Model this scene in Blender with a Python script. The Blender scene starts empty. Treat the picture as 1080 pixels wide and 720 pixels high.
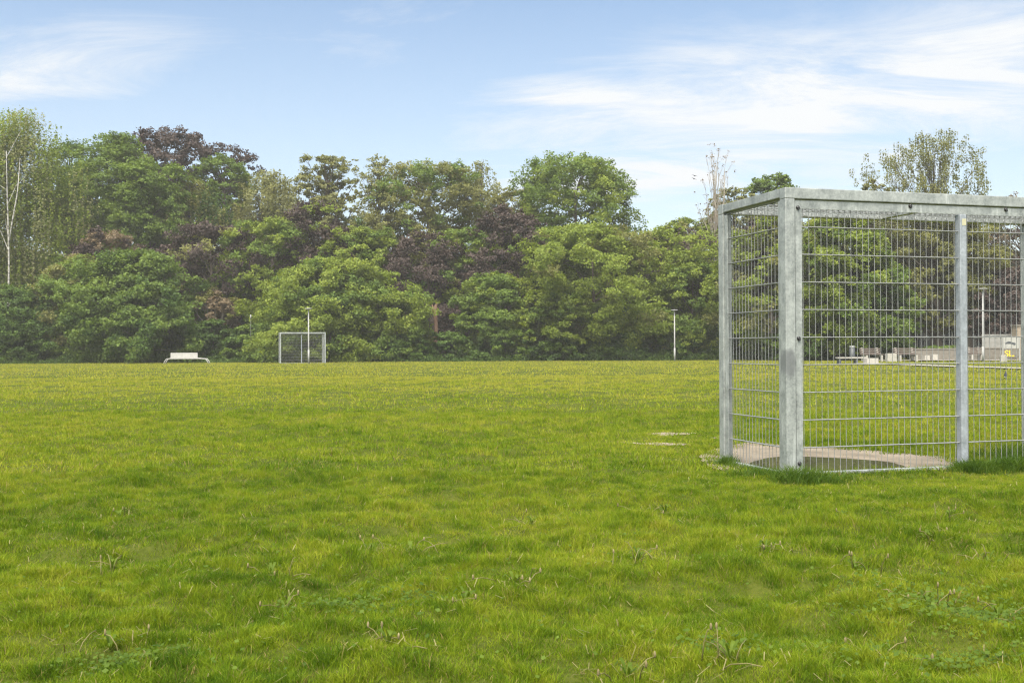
import bpy, bmesh, math, random
import numpy as np
from mathutils import Matrix, Vector

SC = bpy.context.scene
COL = SC.collection
PI = math.pi

# ------------------------------------------------------------------ camera frame used to read places off the photograph
F, H = 1140.0, 0.93
def hor(px): return 367.3 - 0.005 * (px - 540)
def gx(px, d): return (px - 540) / F * d
def zat(y, px, d): return H + (hor(px) - y) * d / F
def gd(y, px): return F * H / (y - hor(px))            # distance of a ground point seen at row y
def gp(px, y):
    d = gd(y, px); return gx(px, d), d

# ------------------------------------------------------------------ small helpers
def link(o, parent=None):
    COL.objects.link(o)
    if parent is not None: o.parent = parent
    return o
def tag(o, label=None, cat=None, group=None, kind=None):
    if label: o['label'] = label
    if cat: o['category'] = cat
    if group: o['group'] = group
    if kind: o['kind'] = kind
    return o
def empty(name, loc=(0, 0, 0), rz=0.0):
    o = bpy.data.objects.new(name, None); o.location = loc; o.rotation_euler = (0, 0, rz)
    o.empty_display_size = 0.1
    return link(o)
def np_mesh(name, V, Q, mats, parent=None, smooth=False, midx=None):
    """V (n,3), Q (m,k) one face size k"""
    me = bpy.data.meshes.new(name)
    V = np.ascontiguousarray(V, np.float32); Q = np.ascontiguousarray(Q, np.int32)
    me.vertices.add(len(V)); me.vertices.foreach_set('co', V.ravel())
    k = Q.shape[1]
    me.loops.add(Q.size); me.loops.foreach_set('vertex_index', Q.ravel())
    me.polygons.add(len(Q)); me.polygons.foreach_set('loop_start', np.arange(0, Q.size, k, dtype=np.int32))
    for m in (mats if isinstance(mats, (list, tuple)) else [mats]): me.materials.append(m)
    if midx is not None: me.polygons.foreach_set('material_index', np.ascontiguousarray(midx, np.int32))
    if smooth: me.polygons.foreach_set('use_smooth', np.ones(len(Q), bool))
    me.update(calc_edges=True)
    return link(bpy.data.objects.new(name, me), parent)

class MB:
    """collects boxes, tubes and polygons into one mesh"""
    def __init__(s): s.bm = bmesh.new()
    def box(s, x0, x1, y0, y1, z0, z1, bev=0.0, M=None):
        r = bmesh.ops.create_cube(s.bm, size=1.0)
        vs = r['verts']
        bmesh.ops.scale(s.bm, vec=(x1 - x0, y1 - y0, z1 - z0), verts=vs)
        bmesh.ops.translate(s.bm, vec=((x0 + x1) / 2, (y0 + y1) / 2, (z0 + z1) / 2), verts=vs)
        if bev > 0:
            es = list({e for v in vs for e in v.link_edges})
            rb = bmesh.ops.bevel(s.bm, geom=es, offset=bev, segments=2, affect='EDGES', profile=0.6)
            vs = list({v for f in rb['faces'] for v in f.verts} | {v for v in vs if v.is_valid})
        if M is not None: bmesh.ops.transform(s.bm, matrix=M, verts=[v for v in vs if v.is_valid])
        return s
    def tube(s, pts, radii, n=8, cap=True):
        pts = [Vector([float(c) for c in p]) for p in pts]
        if not hasattr(radii, '__len__'): radii = [radii] * len(pts)
        rings = []; prev = None
        for i, p in enumerate(pts):
            t = (pts[min(i + 1, len(pts) - 1)] - pts[max(i - 1, 0)])
            if t.length < 1e-9: t = Vector((0, 0, 1))
            t.normalize()
            if prev is None:
                a = Vector((1, 0, 0)) if abs(t.x) < 0.9 else Vector((0, 1, 0))
            else: a = prev
            b = t.cross(a).normalized(); a = b.cross(t).normalized(); prev = a
            rings.append([s.bm.verts.new(p + float(radii[i]) * (math.cos(2 * PI * k / n) * a + math.sin(2 * PI * k / n) * b)) for k in range(n)])
        for r0, r1 in zip(rings, rings[1:]):
            for k in range(n):
                f = s.bm.faces.new((r0[k], r0[(k + 1) % n], r1[(k + 1) % n], r1[k])); f.smooth = True
        if cap and n > 2:
            s.bm.faces.new(list(reversed(rings[0]))); s.bm.faces.new(rings[-1])
        return s
    def poly(s, pts):
        s.bm.faces.new([s.bm.verts.new(p) for p in pts]); return s
    def prism(s, prof, axis_a, axis_b, axis_c, c0, c1, org=(0, 0, 0)):
        """extrude the 2-D profile (a,b) along c from c0 to c1"""
        A, B, Cc, O = map(Vector, (axis_a, axis_b, axis_c, org))
        v0 = [s.bm.verts.new(O + A * a + B * b + Cc * c0) for a, b in prof]
        v1 = [s.bm.verts.new(O + A * a + B * b + Cc * c1) for a, b in prof]
        n = len(prof)
        s.bm.faces.new(v0); s.bm.faces.new(list(reversed(v1)))
        for k in range(n): s.bm.faces.new((v0[k], v1[k], v1[(k + 1) % n], v0[(k + 1) % n]))
        return s
    def build(s, name, mat, parent=None):
        bmesh.ops.recalc_face_normals(s.bm, faces=s.bm.faces)
        me = bpy.data.meshes.new(name); s.bm.to_mesh(me); s.bm.free()
        me.materials.append(mat)
        return link(bpy.data.objects.new(name, me), parent)

# ------------------------------------------------------------------ value noise in numpy
_rs = np.random.RandomState(7)
_T = _rs.rand(256, 256)
def vnoise(x, y):
    xi = np.floor(x).astype(int); yi = np.floor(y).astype(int)
    fx = x - xi; fy = y - yi
    fx = fx * fx * (3 - 2 * fx); fy = fy * fy * (3 - 2 * fy)
    a = _T[xi & 255, yi & 255]; b = _T[(xi + 1) & 255, yi & 255]
    c = _T[xi & 255, (yi + 1) & 255]; d = _T[(xi + 1) & 255, (yi + 1) & 255]
    return (a * (1 - fx) + b * fx) * (1 - fy) + (c * (1 - fx) + d * fx) * fy
def fbm(x, y, o=3):
    s = 0; a = 0.5; t = 0
    for i in range(o):
        s = s + a * vnoise(x * 2 ** i + 17.3 * i, y * 2 ** i + 5.1 * i); t += a; a *= 0.5
    return s / t

# ------------------------------------------------------------------ materials
def new_mat(name):
    m = bpy.data.materials.new(name); m.use_nodes = True
    nt = m.node_tree; nt.nodes.clear()
    out = nt.nodes.new('ShaderNodeOutputMaterial')
    return m, nt, out
def N(nt, t, **kw):
    n = nt.nodes.new(t)
    for k, v in kw.items():
        if k in n.inputs.keys() if isinstance(k, str) else False: n.inputs[k].default_value = v
        else: setattr(n, k, v)
    return n
def ramp(nt, fac, stops, interp='LINEAR'):
    r = nt.nodes.new('ShaderNodeValToRGB'); r.color_ramp.interpolation = interp
    e = r.color_ramp.elements
    while len(e) < len(stops): e.new(0.5)
    for el, (p, c) in zip(e, stops):
        el.position = p; el.color = (c[0], c[1], c[2], 1)
    nt.links.new(fac, r.inputs[0]); return r.outputs[0]
def noise(nt, vec, scale, detail=3, rough=0.55):
    n = nt.nodes.new('ShaderNodeTexNoise'); n.inputs['Scale'].default_value = scale
    n.inputs['Detail'].default_value = detail; n.inputs['Roughness'].default_value = rough
    if vec is not None: nt.links.new(vec, n.inputs['Vector'])
    return n.outputs['Fac']
def mixc(nt, fac, a, b, mode='MIX'):
    m = nt.nodes.new('ShaderNodeMix'); m.data_type = 'RGBA'; m.blend_type = mode
    for s, v in ((0, fac), (6, a), (7, b)):
        if hasattr(v, 'is_linked') or hasattr(v, 'links'): nt.links.new(v, m.inputs[s])
        elif s == 0: m.inputs[0].default_value = v
        else: m.inputs[s].default_value = (v[0], v[1], v[2], 1)
    return m.outputs[2]
def math_(nt, op, a, b=None, clamp=False):
    m = nt.nodes.new('ShaderNodeMath'); m.operation = op; m.use_clamp = clamp
    for i, v in enumerate((a, b)):
        if v is None: continue
        if hasattr(v, 'links'): nt.links.new(v, m.inputs[i])
        else: m.inputs[i].default_value = v
    return m.outputs[0]
def sstep(nt, v, a, b):
    m = nt.nodes.new('ShaderNodeMapRange'); m.interpolation_type = 'SMOOTHSTEP'
    nt.links.new(v, m.inputs[0]); m.inputs[1].default_value = a; m.inputs[2].default_value = b
    return m.outputs[0]

def leaf_mat(name, cols, transl=0.42, rough=0.6, nscale=0.6, spec=0.25, tint=(1.25, 1.2, 0.6)):
    """cols: dark, mid, light leaf colours; each leaf takes one, whole sprays drift together"""
    m, nt, out = new_mat(name)
    g = nt.nodes.new('ShaderNodeNewGeometry')
    nz = noise(nt, g.outputs['Position'], nscale, 2)
    f = math_(nt, 'ADD', math_(nt, 'MULTIPLY', g.outputs['Random Per Island'], 0.55), math_(nt, 'MULTIPLY', sstep(nt, nz, 0.3, 0.7), 0.45))
    c = ramp(nt, f, [(0.0, cols[0]), (0.5, cols[1]), (1.0, cols[2])])
    p = nt.nodes.new('ShaderNodeBsdfPrincipled'); nt.links.new(c, p.inputs['Base Color'])
    p.inputs['Roughness'].default_value = rough; p.inputs['Specular IOR Level'].default_value = spec
    t = nt.nodes.new('ShaderNodeBsdfTranslucent')
    nt.links.new(mixc(nt, 1.0, c, tint, 'MULTIPLY'), t.inputs['Color'])
    mx = nt.nodes.new('ShaderNodeMixShader'); mx.inputs[0].default_value = transl
    nt.links.new(p.outputs[0], mx.inputs[1]); nt.links.new(t.outputs[0], mx.inputs[2])
    nt.links.new(mx.outputs[0], out.inputs[0]); return m
def plain_mat(name, c0, c1, scale=6.0, rough=0.7, metal=0.0, bump=0.0, stretch=None, spec=0.5):
    m, nt, out = new_mat(name)
    tc = nt.nodes.new('ShaderNodeTexCoord'); vec = tc.outputs['Object']
    if stretch:
        mp = nt.nodes.new('ShaderNodeMapping'); mp.inputs['Scale'].default_value = stretch
        nt.links.new(vec, mp.inputs[0]); vec = mp.outputs[0]
    nz = noise(nt, vec, scale, 5, 0.6)
    c = ramp(nt, nz, [(0.3, c0), (0.7, c1)])
    p = nt.nodes.new('ShaderNodeBsdfPrincipled'); nt.links.new(c, p.inputs['Base Color'])
    p.inputs['Roughness'].default_value = rough; p.inputs['Metallic'].default_value = metal
    p.inputs['Specular IOR Level'].default_value = spec
    if bump:
        b = nt.nodes.new('ShaderNodeBump'); b.inputs['Strength'].default_value = bump; b.inputs['Distance'].default_value = 0.01
        nt.links.new(nz, b.inputs['Height']); nt.links.new(b.outputs[0], p.inputs['Normal'])
    nt.links.new(p.outputs[0], out.inputs[0]); return m

def galv_mat(name, lo, hi, stain=None, metal=0.35, rough=0.5):
    """hot-dip galvanised steel: grey spangle, cloudy zinc, white bloom and drip streaks"""
    m, nt, out = new_mat(name)
    g = nt.nodes.new('ShaderNodeTexCoord'); P = g.outputs['Object']
    v = nt.nodes.new('ShaderNodeTexVoronoi'); v.inputs['Scale'].default_value = 85; nt.links.new(P, v.inputs['Vector'])
    n1 = noise(nt, P, 9, 6, 0.65); n2 = noise(nt, P, 45, 4, 0.6)
    mp = nt.nodes.new('ShaderNodeMapping'); mp.inputs['Scale'].default_value = (28, 28, 2.2); nt.links.new(P, mp.inputs[0])
    n3 = noise(nt, mp.outputs[0], 1.0, 4, 0.6)
    sep = nt.nodes.new('ShaderNodeSeparateColor'); nt.links.new(v.outputs['Color'], sep.inputs[0])
    f = math_(nt, 'ADD', math_(nt, 'MULTIPLY', n1, 0.55), math_(nt, 'MULTIPLY', sep.outputs[0], 0.09))
    f = math_(nt, 'ADD', f, math_(nt, 'MULTIPLY', n2, 0.2)); f = math_(nt, 'ADD', f, math_(nt, 'MULTIPLY', n3, 0.25))
    c = ramp(nt, f, [(0.40, lo), (0.68, hi)])
    bl = sstep(nt, n3, 0.62, 0.72)
    c = mixc(nt, math_(nt, 'MULTIPLY', bl, 0.35), c, (0.62, 0.64, 0.62))
    if stain is not None:                              # a rubbed dark blot at one height on one post
        cx, cy, cz, rx, rz = stain
        sx = nt.nodes.new('ShaderNodeSeparateXYZ'); nt.links.new(P, sx.inputs[0])
        dx = math_(nt, 'DIVIDE', math_(nt, 'SUBTRACT', sx.outputs[0], cx), rx)
        dz = math_(nt, 'DIVIDE', math_(nt, 'SUBTRACT', sx.outputs[2], cz), rz)
        r = math_(nt, 'SQRT', math_(nt, 'ADD', math_(nt, 'MULTIPLY', dx, dx), math_(nt, 'MULTIPLY', dz, dz)))
        r = math_(nt, 'ADD', r, math_(nt, 'MULTIPLY', math_(nt, 'SUBTRACT', n3, 0.5), 1.2))
        s = nt.nodes.new('ShaderNodeMapRange'); s.interpolation_type = 'SMOOTHSTEP'
        nt.links.new(r, s.inputs[0]); s.inputs[1].default_value = 0.7; s.inputs[2].default_value = 1.15
        s.inputs[3].default_value = 0.75; s.inputs[4].default_value = 0.0
        c = mixc(nt, s.outputs[0], c, (0.17, 0.175, 0.18))
    p = nt.nodes.new('ShaderNodeBsdfPrincipled'); nt.links.new(c, p.inputs['Base Color'])
    p.inputs['Metallic'].default_value = metal
    nt.links.new(ramp(nt, f, [(0.3, (rough - .12,) * 3), (0.8, (rough + .15,) * 3)]), p.inputs['Roughness'])
    b = nt.nodes.new('ShaderNodeBump'); b.inputs['Strength'].default_value = 0.25; b.inputs['Distance'].default_value = 0.004
    nt.links.new(n2, b.inputs['Height']); nt.links.new(b.outputs[0], p.inputs['Normal'])
    nt.links.new(p.outputs[0], out.inputs[0]); return m

def grass_mat(name, gscale=1.0):
    m, nt, out = new_mat(name)
    g = nt.nodes.new('ShaderNodeNewGeometry'); P = g.outputs['Position']; R = g.outputs['Random Per Island']
    big = sstep(nt, noise(nt, P, 0.28, 3), 0.35, 0.65)
    mid = sstep(nt, noise(nt, P, 1.7, 3), 0.35, 0.65)
    sm = sstep(nt, noise(nt, P, 8.5, 2), 0.35, 0.65)
    f = math_(nt, 'ADD', math_(nt, 'MULTIPLY', big, 0.22), math_(nt, 'MULTIPLY', mid, 0.20))
    f = math_(nt, 'ADD', f, math_(nt, 'MULTIPLY', sm, 0.26)); f = math_(nt, 'ADD', f, math_(nt, 'MULTIPLY', R, 0.34))
    sy = nt.nodes.new('ShaderNodeSeparateXYZ'); nt.links.new(P, sy.inputs[0])      # yellower with distance: sunlit tips at a grazing view, painted into the colour
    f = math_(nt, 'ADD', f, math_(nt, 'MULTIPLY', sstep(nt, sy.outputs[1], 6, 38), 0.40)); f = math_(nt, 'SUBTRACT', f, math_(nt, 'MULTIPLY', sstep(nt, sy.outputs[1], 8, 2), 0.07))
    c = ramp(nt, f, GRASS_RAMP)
    dead = math_(nt, 'LESS_THAN', R, 0.05)
    c = mixc(nt, dead, c, (0.30, 0.235, 0.09))
    p = nt.nodes.new('ShaderNodeBsdfPrincipled'); nt.links.new(c, p.inputs['Base Color'])
    p.inputs['Roughness'].default_value = 0.6; p.inputs['Specular IOR Level'].default_value = 0.08
    t = nt.nodes.new('ShaderNodeBsdfTranslucent'); nt.links.new(mixc(nt, 1.0, c, (1.15, 1.15, 0.7), 'MULTIPLY'), t.inputs['Color'])
    mx = nt.nodes.new('ShaderNodeMixShader'); mx.inputs[0].default_value = 0.4
    nt.links.new(p.outputs[0], mx.inputs[1]); nt.links.new(t.outputs[0], mx.inputs[2])
    nt.links.new(mx.outputs[0], out.inputs[0]); return m
GRASS_RAMP = [(0.12, (0.054, 0.114, 0.007)), (0.38, (0.132, 0.206, 0.010)), (0.64, (0.228, 0.284, 0.016)), (0.95, (0.365, 0.350, 0.046))]

def ground_mat():
    m, nt, out = new_mat('lawn soil and thatch')
    g = nt.nodes.new('ShaderNodeNewGeometry'); P = g.outputs['Position']
    a = noise(nt, P, 0.28, 3); b = noise(nt, P, 6, 5, 0.7); c_ = noise(nt, P, 40, 4, 0.7)
    f = math_(nt, 'ADD', math_(nt, 'MULTIPLY', a, 0.3), math_(nt, 'ADD', math_(nt, 'MULTIPLY', b, 0.4), math_(nt, 'MULTIPLY', c_, 0.3)))
    c = ramp(nt, f, [(0.3, (0.030, 0.040, 0.006)), (0.5, (0.066, 0.082, 0.010)), (0.7, (0.125, 0.125, 0.024))])
    p = nt.nodes.new('ShaderNodeBsdfPrincipled'); nt.links.new(c, p.inputs['Base Color']); p.inputs['Roughness'].default_value = 0.9
    p.inputs['Specular IOR Level'].default_value = 0.1
    bp = nt.nodes.new('ShaderNodeBump'); bp.inputs['Strength'].default_value = 0.6; bp.inputs['Distance'].default_value = 0.02
    nt.links.new(c_, bp.inputs['Height']); nt.links.new(bp.outputs[0], p.inputs['Normal'])
    nt.links.new(p.outputs[0], out.inputs[0]); return m
def earth_mat():
    m, nt, out = new_mat('trodden sandy earth')
    g = nt.nodes.new('ShaderNodeNewGeometry'); P = g.outputs['Position']
    a = noise(nt, P, 3, 5, 0.65); b = noise(nt, P, 60, 4, 0.7)
    f = math_(nt, 'ADD', math_(nt, 'MULTIPLY', a, 0.6), math_(nt, 'MULTIPLY', b, 0.4))
    c = ramp(nt, f, [(0.32, (0.15, 0.120, 0.080)), (0.5, (0.275, 0.224, 0.160)), (0.68, (0.37, 0.305, 0.225))])
    damp = sstep(nt, noise(nt, P, 1.7, 4, 0.65), 0.46, 0.66)          # damp darker scuffs and scattered grit
    c = mixc(nt, math_(nt, 'MULTIPLY', damp, 0.6), c, (0.115, 0.090, 0.058))
    vg = nt.nodes.new('ShaderNodeTexVoronoi'); vg.inputs['Scale'].default_value = 26; nt.links.new(P, vg.inputs['Vector'])
    grit = sstep(nt, vg.outputs['Distance'], 0.22, 0.12)
    gs = nt.nodes.new('ShaderNodeSeparateColor'); nt.links.new(vg.outputs['Color'], gs.inputs[0])
    c = mixc(nt, math_(nt, 'MULTIPLY', grit, math_(nt, 'GREATER_THAN', gs.outputs[0], 0.7)), c, (0.17, 0.15, 0.12))
    p = nt.nodes.new('ShaderNodeBsdfPrincipled'); nt.links.new(c, p.inputs['Base Color']); p.inputs['Roughness'].default_value = 0.85
    bp = nt.nodes.new('ShaderNodeBump'); bp.inputs['Strength'].default_value = 0.5; bp.inputs['Distance'].default_value = 0.01
    nt.links.new(b, bp.inputs['Height']); nt.links.new(bp.outputs[0], p.inputs['Normal'])
    nt.links.new(p.outputs[0], out.inputs[0]); return m
def puddle_mat():
    m, nt, out = new_mat('muddy puddle water')
    p = nt.nodes.new('ShaderNodeBsdfPrincipled'); p.inputs['Base Color'].default_value = (0.075, 0.068, 0.042, 1)
    p.inputs['Roughness'].default_value = 0.03; p.inputs['IOR'].default_value = 1.33
    g = nt.nodes.new('ShaderNodeNewGeometry')
    bp = nt.nodes.new('ShaderNodeBump'); bp.inputs['Strength'].default_value = 0.06; bp.inputs['Distance'].default_value = 0.01
    nt.links.new(noise(nt, g.outputs['Position'], 9, 2), bp.inputs['Height']); nt.links.new(bp.outputs[0], p.inputs['Normal'])
    nt.links.new(p.outputs[0], out.inputs[0]); return m
def birch_bark():
    m, nt, out = new_mat('white birch bark')
    tc = nt.nodes.new('ShaderNodeTexCoord'); mp = nt.nodes.new('ShaderNodeMapping'); mp.inputs['Scale'].default_value = (2, 2, 5)
    nt.links.new(tc.outputs['Object'], mp.inputs[0]); nz = noise(nt, mp.outputs[0], 1.0, 5, 0.7)
    c = ramp(nt, nz, [(0.36, (0.05, 0.045, 0.04)), (0.48, (0.33, 0.315, 0.28)), (0.7, (0.45, 0.43, 0.39))])
    p = nt.nodes.new('ShaderNodeBsdfPrincipled'); nt.links.new(c, p.inputs['Base Color']); p.inputs['Roughness'].default_value = 0.8
    nt.links.new(p.outputs[0], out.inputs[0]); return m

M = {}
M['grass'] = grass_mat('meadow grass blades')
M['ground'] = ground_mat(); M['earth'] = earth_mat(); M['puddle'] = puddle_mat()
M['green'] = leaf_mat('mid green leaves', [(0.065, 0.110, 0.019), (0.125, 0.188, 0.033), (0.211, 0.281, 0.053)])
M['lime'] = leaf_mat('fresh yellow green leaves', [(0.107, 0.151, 0.020), (0.188, 0.244, 0.033), (0.295, 0.345, 0.056)])
M['dark'] = leaf_mat('dark green leaves', [(0.037, 0.069, 0.015), (0.070, 0.123, 0.023), (0.132, 0.200, 0.037)])
M['olive'] = leaf_mat('olive spring leaves', [(0.107, 0.118, 0.035), (0.182, 0.190, 0.057), (0.283, 0.276, 0.098)])
M['pale'] = leaf_mat('pale opening leaves', [(0.163, 0.173, 0.073), (0.239, 0.249, 0.107), (0.326, 0.323, 0.151)])
M['purple'] = leaf_mat('purple copper leaves', [(0.041, 0.028, 0.026), (0.072, 0.051, 0.044), (0.116, 0.088, 0.070)], tint=(1.15, 0.95, 0.85), transl=0.22)
M['brown'] = leaf_mat('brown dry twigs and leaves', [(0.119, 0.088, 0.055), (0.213, 0.163, 0.100), (0.301, 0.239, 0.151)], tint=(1.1, 1.0, 0.8))
M['weed'] = leaf_mat('weed leaves', [(0.055, 0.098, 0.009), (0.092, 0.148, 0.013), (0.140, 0.200, 0.022)], nscale=4)
M['clover'] = leaf_mat('clover leaves', [(0.050, 0.095, 0.010), (0.092, 0.152, 0.014), (0.140, 0.205, 0.022)], nscale=4)
M['bark'] = plain_mat('grey brown bark', (0.055, 0.042, 0.032), (0.14, 0.115, 0.09), 9, 0.9, bump=0.6, stretch=(1, 1, 0.25))
M['palebark'] = plain_mat('pale bare bark', (0.20, 0.17, 0.13), (0.36, 0.32, 0.26), 6, 0.85, stretch=(1, 1, 0.3))
M['redbark'] = plain_mat('torn red brown wood', (0.10, 0.055, 0.036), (0.21, 0.125, 0.085), 7, 0.9, bump=0.6, stretch=(1, 1, 0.2))
M['birch'] = birch_bark()

# ------------------------------------------------------------------ world, sun, camera
SUN_EL, SUN_AZ = math.radians(58), math.radians(194)      # azimuth from +Y towards +X: behind the camera, a little to the left
def build_world():
    w = bpy.data.worlds.new('World'); SC.world = w; w.use_nodes = True
    nt = w.node_tree; nt.nodes.clear()
    out = nt.nodes.new('ShaderNodeOutputWorld'); bg = nt.nodes.new('ShaderNodeBackground')
    sky = nt.nodes.new('ShaderNodeTexSky'); sky.sky_type = 'NISHITA'; sky.sun_disc = False
    sky.sun_elevation = SUN_EL; sky.sun_rotation = SUN_AZ
    sky.air_density = 1.0; sky.dust_density = 0.6; sky.ozone_density = 1.6; sky.altitude = 20
    tc = nt.nodes.new('ShaderNodeTexCoord'); D = tc.outputs['Generated']
    s = nt.nodes.new('ShaderNodeSeparateXYZ'); nt.links.new(D, s.inputs[0])
    az = math_(nt, 'ARCTAN2', s.outputs[0], s.outputs[1]); el = math_(nt, 'ARCSINE', s.outputs[2])
    # cirrus: noise on a flat layer high above, drawn out along the wind
    zc = math_(nt, 'ADD', math_(nt, 'MAXIMUM', s.outputs[2], 0.0), 0.10)
    cx = math_(nt, 'DIVIDE', s.outputs[0], zc); cy = math_(nt, 'DIVIDE', s.outputs[1], zc)
    cb = nt.nodes.new('ShaderNodeCombineXYZ'); nt.links.new(cx, cb.inputs[0]); nt.links.new(cy, cb.inputs[1])
    mp = nt.nodes.new('ShaderNodeMapping'); mp.inputs['Rotation'].default_value = (0, 0, math.radians(24)); mp.inputs['Scale'].default_value = (0.55, 1.0, 1)
    mp.inputs['Location'].default_value = (3.1, 1.7, 0)
    nt.links.new(cb.outputs[0], mp.inputs[0])
    nz = nt.nodes.new('ShaderNodeTexNoise'); nz.inputs['Scale'].default_value = 2.3; nz.inputs['Detail'].default_value = 8
    nz.inputs['Roughness'].default_value = 0.70; nz.inputs['Distortion'].default_value = 0.6
    nt.links.new(mp.outputs[0], nz.inputs['Vector'])
    n2 = nt.nodes.new('ShaderNodeTexNoise'); n2.inputs['Scale'].default_value = 0.8; n2.inputs['Detail'].default_value = 4
    nt.links.new(mp.outputs[0], n2.inputs['Vector'])
    def blob(a0, e0, ra, re, tilt=0.0):
        da = math_(nt, 'SUBTRACT', az, a0); de = math_(nt, 'SUBTRACT', math_(nt, 'SUBTRACT', el, e0), math_(nt, 'MULTIPLY', da, tilt))
        q = math_(nt, 'ADD', math_(nt, 'POWER', math_(nt, 'DIVIDE', math_(nt, 'ABSOLUTE', da), ra), 2), math_(nt, 'POWER', math_(nt, 'DIVIDE', math_(nt, 'ABSOLUTE', de), re), 2))
        return math_(nt, 'EXPONENT', math_(nt, 'MULTIPLY', q, -1.0))
    def pa(px): return math.atan((px - 540) / F)
    def pe(y, px): return math.atan((hor(px) - y) / math.hypot(F, px - 540))
    bl = blob(pa(800), pe(128, 800), 0.25, 0.078, 0.04)
    lf_ = math_(nt, 'MULTIPLY', blob(pa(60), pe(70, 60), 0.14, 0.045, 0.22), 0.72)
    for b in (lf_, blob(pa(1010), pe(85, 1010), 0.20, 0.066, 0.10),
              blob(pa(680), pe(178, 680), 0.16, 0.036, 0.05), blob(pa(620), pe(100, 620), 0.10, 0.02, -0.05)):
        bl = math_(nt, 'MAXIMUM', bl, b)
    fb = sstep(nt, nz.outputs['Fac'], 0.30, 0.74)
    dens = math_(nt, 'MULTIPLY', bl, math_(nt, 'ADD', 0.36, math_(nt, 'MULTIPLY', fb, 1.30)))
    thin = math_(nt, 'MULTIPLY', sstep(nt, n2.outputs['Fac'], 0.45, 0.75), math_(nt, 'MULTIPLY', fb, 0.55))
    mask = math_(nt, 'MINIMUM', math_(nt, 'MAXIMUM', dens, thin), 1.0)
    # thin white veil thickening towards the horizon
    veil = nt.nodes.new('ShaderNodeMapRange'); nt.links.new(el, veil.inputs[0])
    veil.inputs[1].default_value = 0.02; veil.inputs[2].default_value = 0.33; veil.inputs[3].default_value = 0.62; veil.inputs[4].default_value = 0.10
    mask = math_(nt, 'MAXIMUM', mask, veil.outputs[0])
    tint = mixc(nt, 1.0, sky.outputs[0], SKY_TINT, 'MULTIPLY')
    c = mixc(nt, mask, tint, CLOUD)
    # thin bright cloud glow added about the sun, out of view, for soft fill
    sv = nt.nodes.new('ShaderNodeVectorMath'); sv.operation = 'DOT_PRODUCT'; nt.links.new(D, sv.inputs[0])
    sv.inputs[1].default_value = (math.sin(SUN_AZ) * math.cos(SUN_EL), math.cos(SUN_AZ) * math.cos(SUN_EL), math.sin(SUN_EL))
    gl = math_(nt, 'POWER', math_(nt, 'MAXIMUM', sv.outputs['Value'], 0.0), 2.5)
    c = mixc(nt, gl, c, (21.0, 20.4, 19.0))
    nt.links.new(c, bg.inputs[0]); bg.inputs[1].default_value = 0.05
    nt.links.new(bg.outputs[0], out.inputs[0])
SKY_TINT = (1.08, 1.18, 1.20); CLOUD = (6.25, 6.4, 6.55)
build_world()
sl = bpy.data.lights.new('sun', 'SUN'); sl.energy = 2.2; sl.angle = math.radians(40); sl.color = (1.0, 0.95, 0.84)
so = link(bpy.data.objects.new('sun', sl))
sd = Vector((math.sin(SUN_AZ) * math.cos(SUN_EL), math.cos(SUN_AZ) * math.cos(SUN_EL), math.sin(SUN_EL)))
so.rotation_euler = sd.to_track_quat('Z', 'Y').to_euler(); so.location = (0, 0, 40)

cam = bpy.data.cameras.new('camera'); co = link(bpy.data.objects.new('camera', cam)); SC.camera = co
cam.sensor_width = 36; cam.lens = 36 * F / 1080; cam.clip_start = 0.05; cam.clip_end = 3000
pitch = math.atan((367.3 - 360) / F)
co.matrix_world = Matrix.Translation((0, 0, H)) @ Matrix.Rotation(PI / 2 + pitch, 4, 'X') @ Matrix.Rotation(-0.005, 4, 'Z')
SC.view_settings.view_transform = 'Standard'; SC.view_settings.look = 'None'
SC.view_settings.exposure = 1.6; SC.view_settings.gamma = 1.0
SC.cycles.max_bounces = 7; SC.cycles.diffuse_bounces = 4; SC.cycles.transmission_bounces = 4; SC.cycles.glossy_bounces = 3
SC.cycles.use_denoising = True; SC.cycles.filter_width = 1.25; SC.cycles.denoiser = 'OPENIMAGEDENOISE'; SC.cycles.denoising_input_passes = 'RGB_ALBEDO_NORMAL'; SC.cycles.denoising_prefilter = 'NONE'

# ------------------------------------------------------------------ goal frame (needed by ground and grass too)
U = Vector((0.9596, 0.2812, 0)); Vv = Vector((-0.2812, 0.9596, 0)); GN = Vector((gx(829, 7.77), 7.77, 0))
GW, GD, GH = 3.04, 1.04, 2.08
def goal_local(x, y):
    dx = x - GN.x; dy = y - GN.y
    return dx * U.x + dy * U.y, dx * Vv.x + dy * Vv.y

# bare patch: outline read from the photograph's ground, as world points
def ground_poly(pix): return np.array([gp(px, y) for px, y in pix])
EARTH = ground_poly([(738, 484), (752, 494.5), (790, 498.5), (850, 501.8), (905, 499.6), (960, 497), (1012, 495.2), (1034, 492), (1022, 485), (972, 479.5), (930, 476.5), (900, 473), (862, 471.5), (825, 469), (790, 466.5), (765, 471), (744, 476)])
POOL = ground_poly([(780, 495), (798, 486.5), (822, 482.5), (860, 483), (905, 485.4), (938, 488.5), (956, 494.5), (935, 498), (880, 500.2), (830, 501.5), (798, 500.5)])
STRIPS = [ground_poly(p) for p in (
    [(681, 457.5), (700, 456.2), (718, 456.3), (733, 455.2), (731, 457.6), (712, 459.2), (690, 459.4)],
    [(655, 466.3), (680, 467.2), (705, 467.2), (722, 469.0), (700, 470.0), (672, 468.4)],
    [(748, 461), (762, 460), (764, 461.8), (753, 462.6)])]
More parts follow.
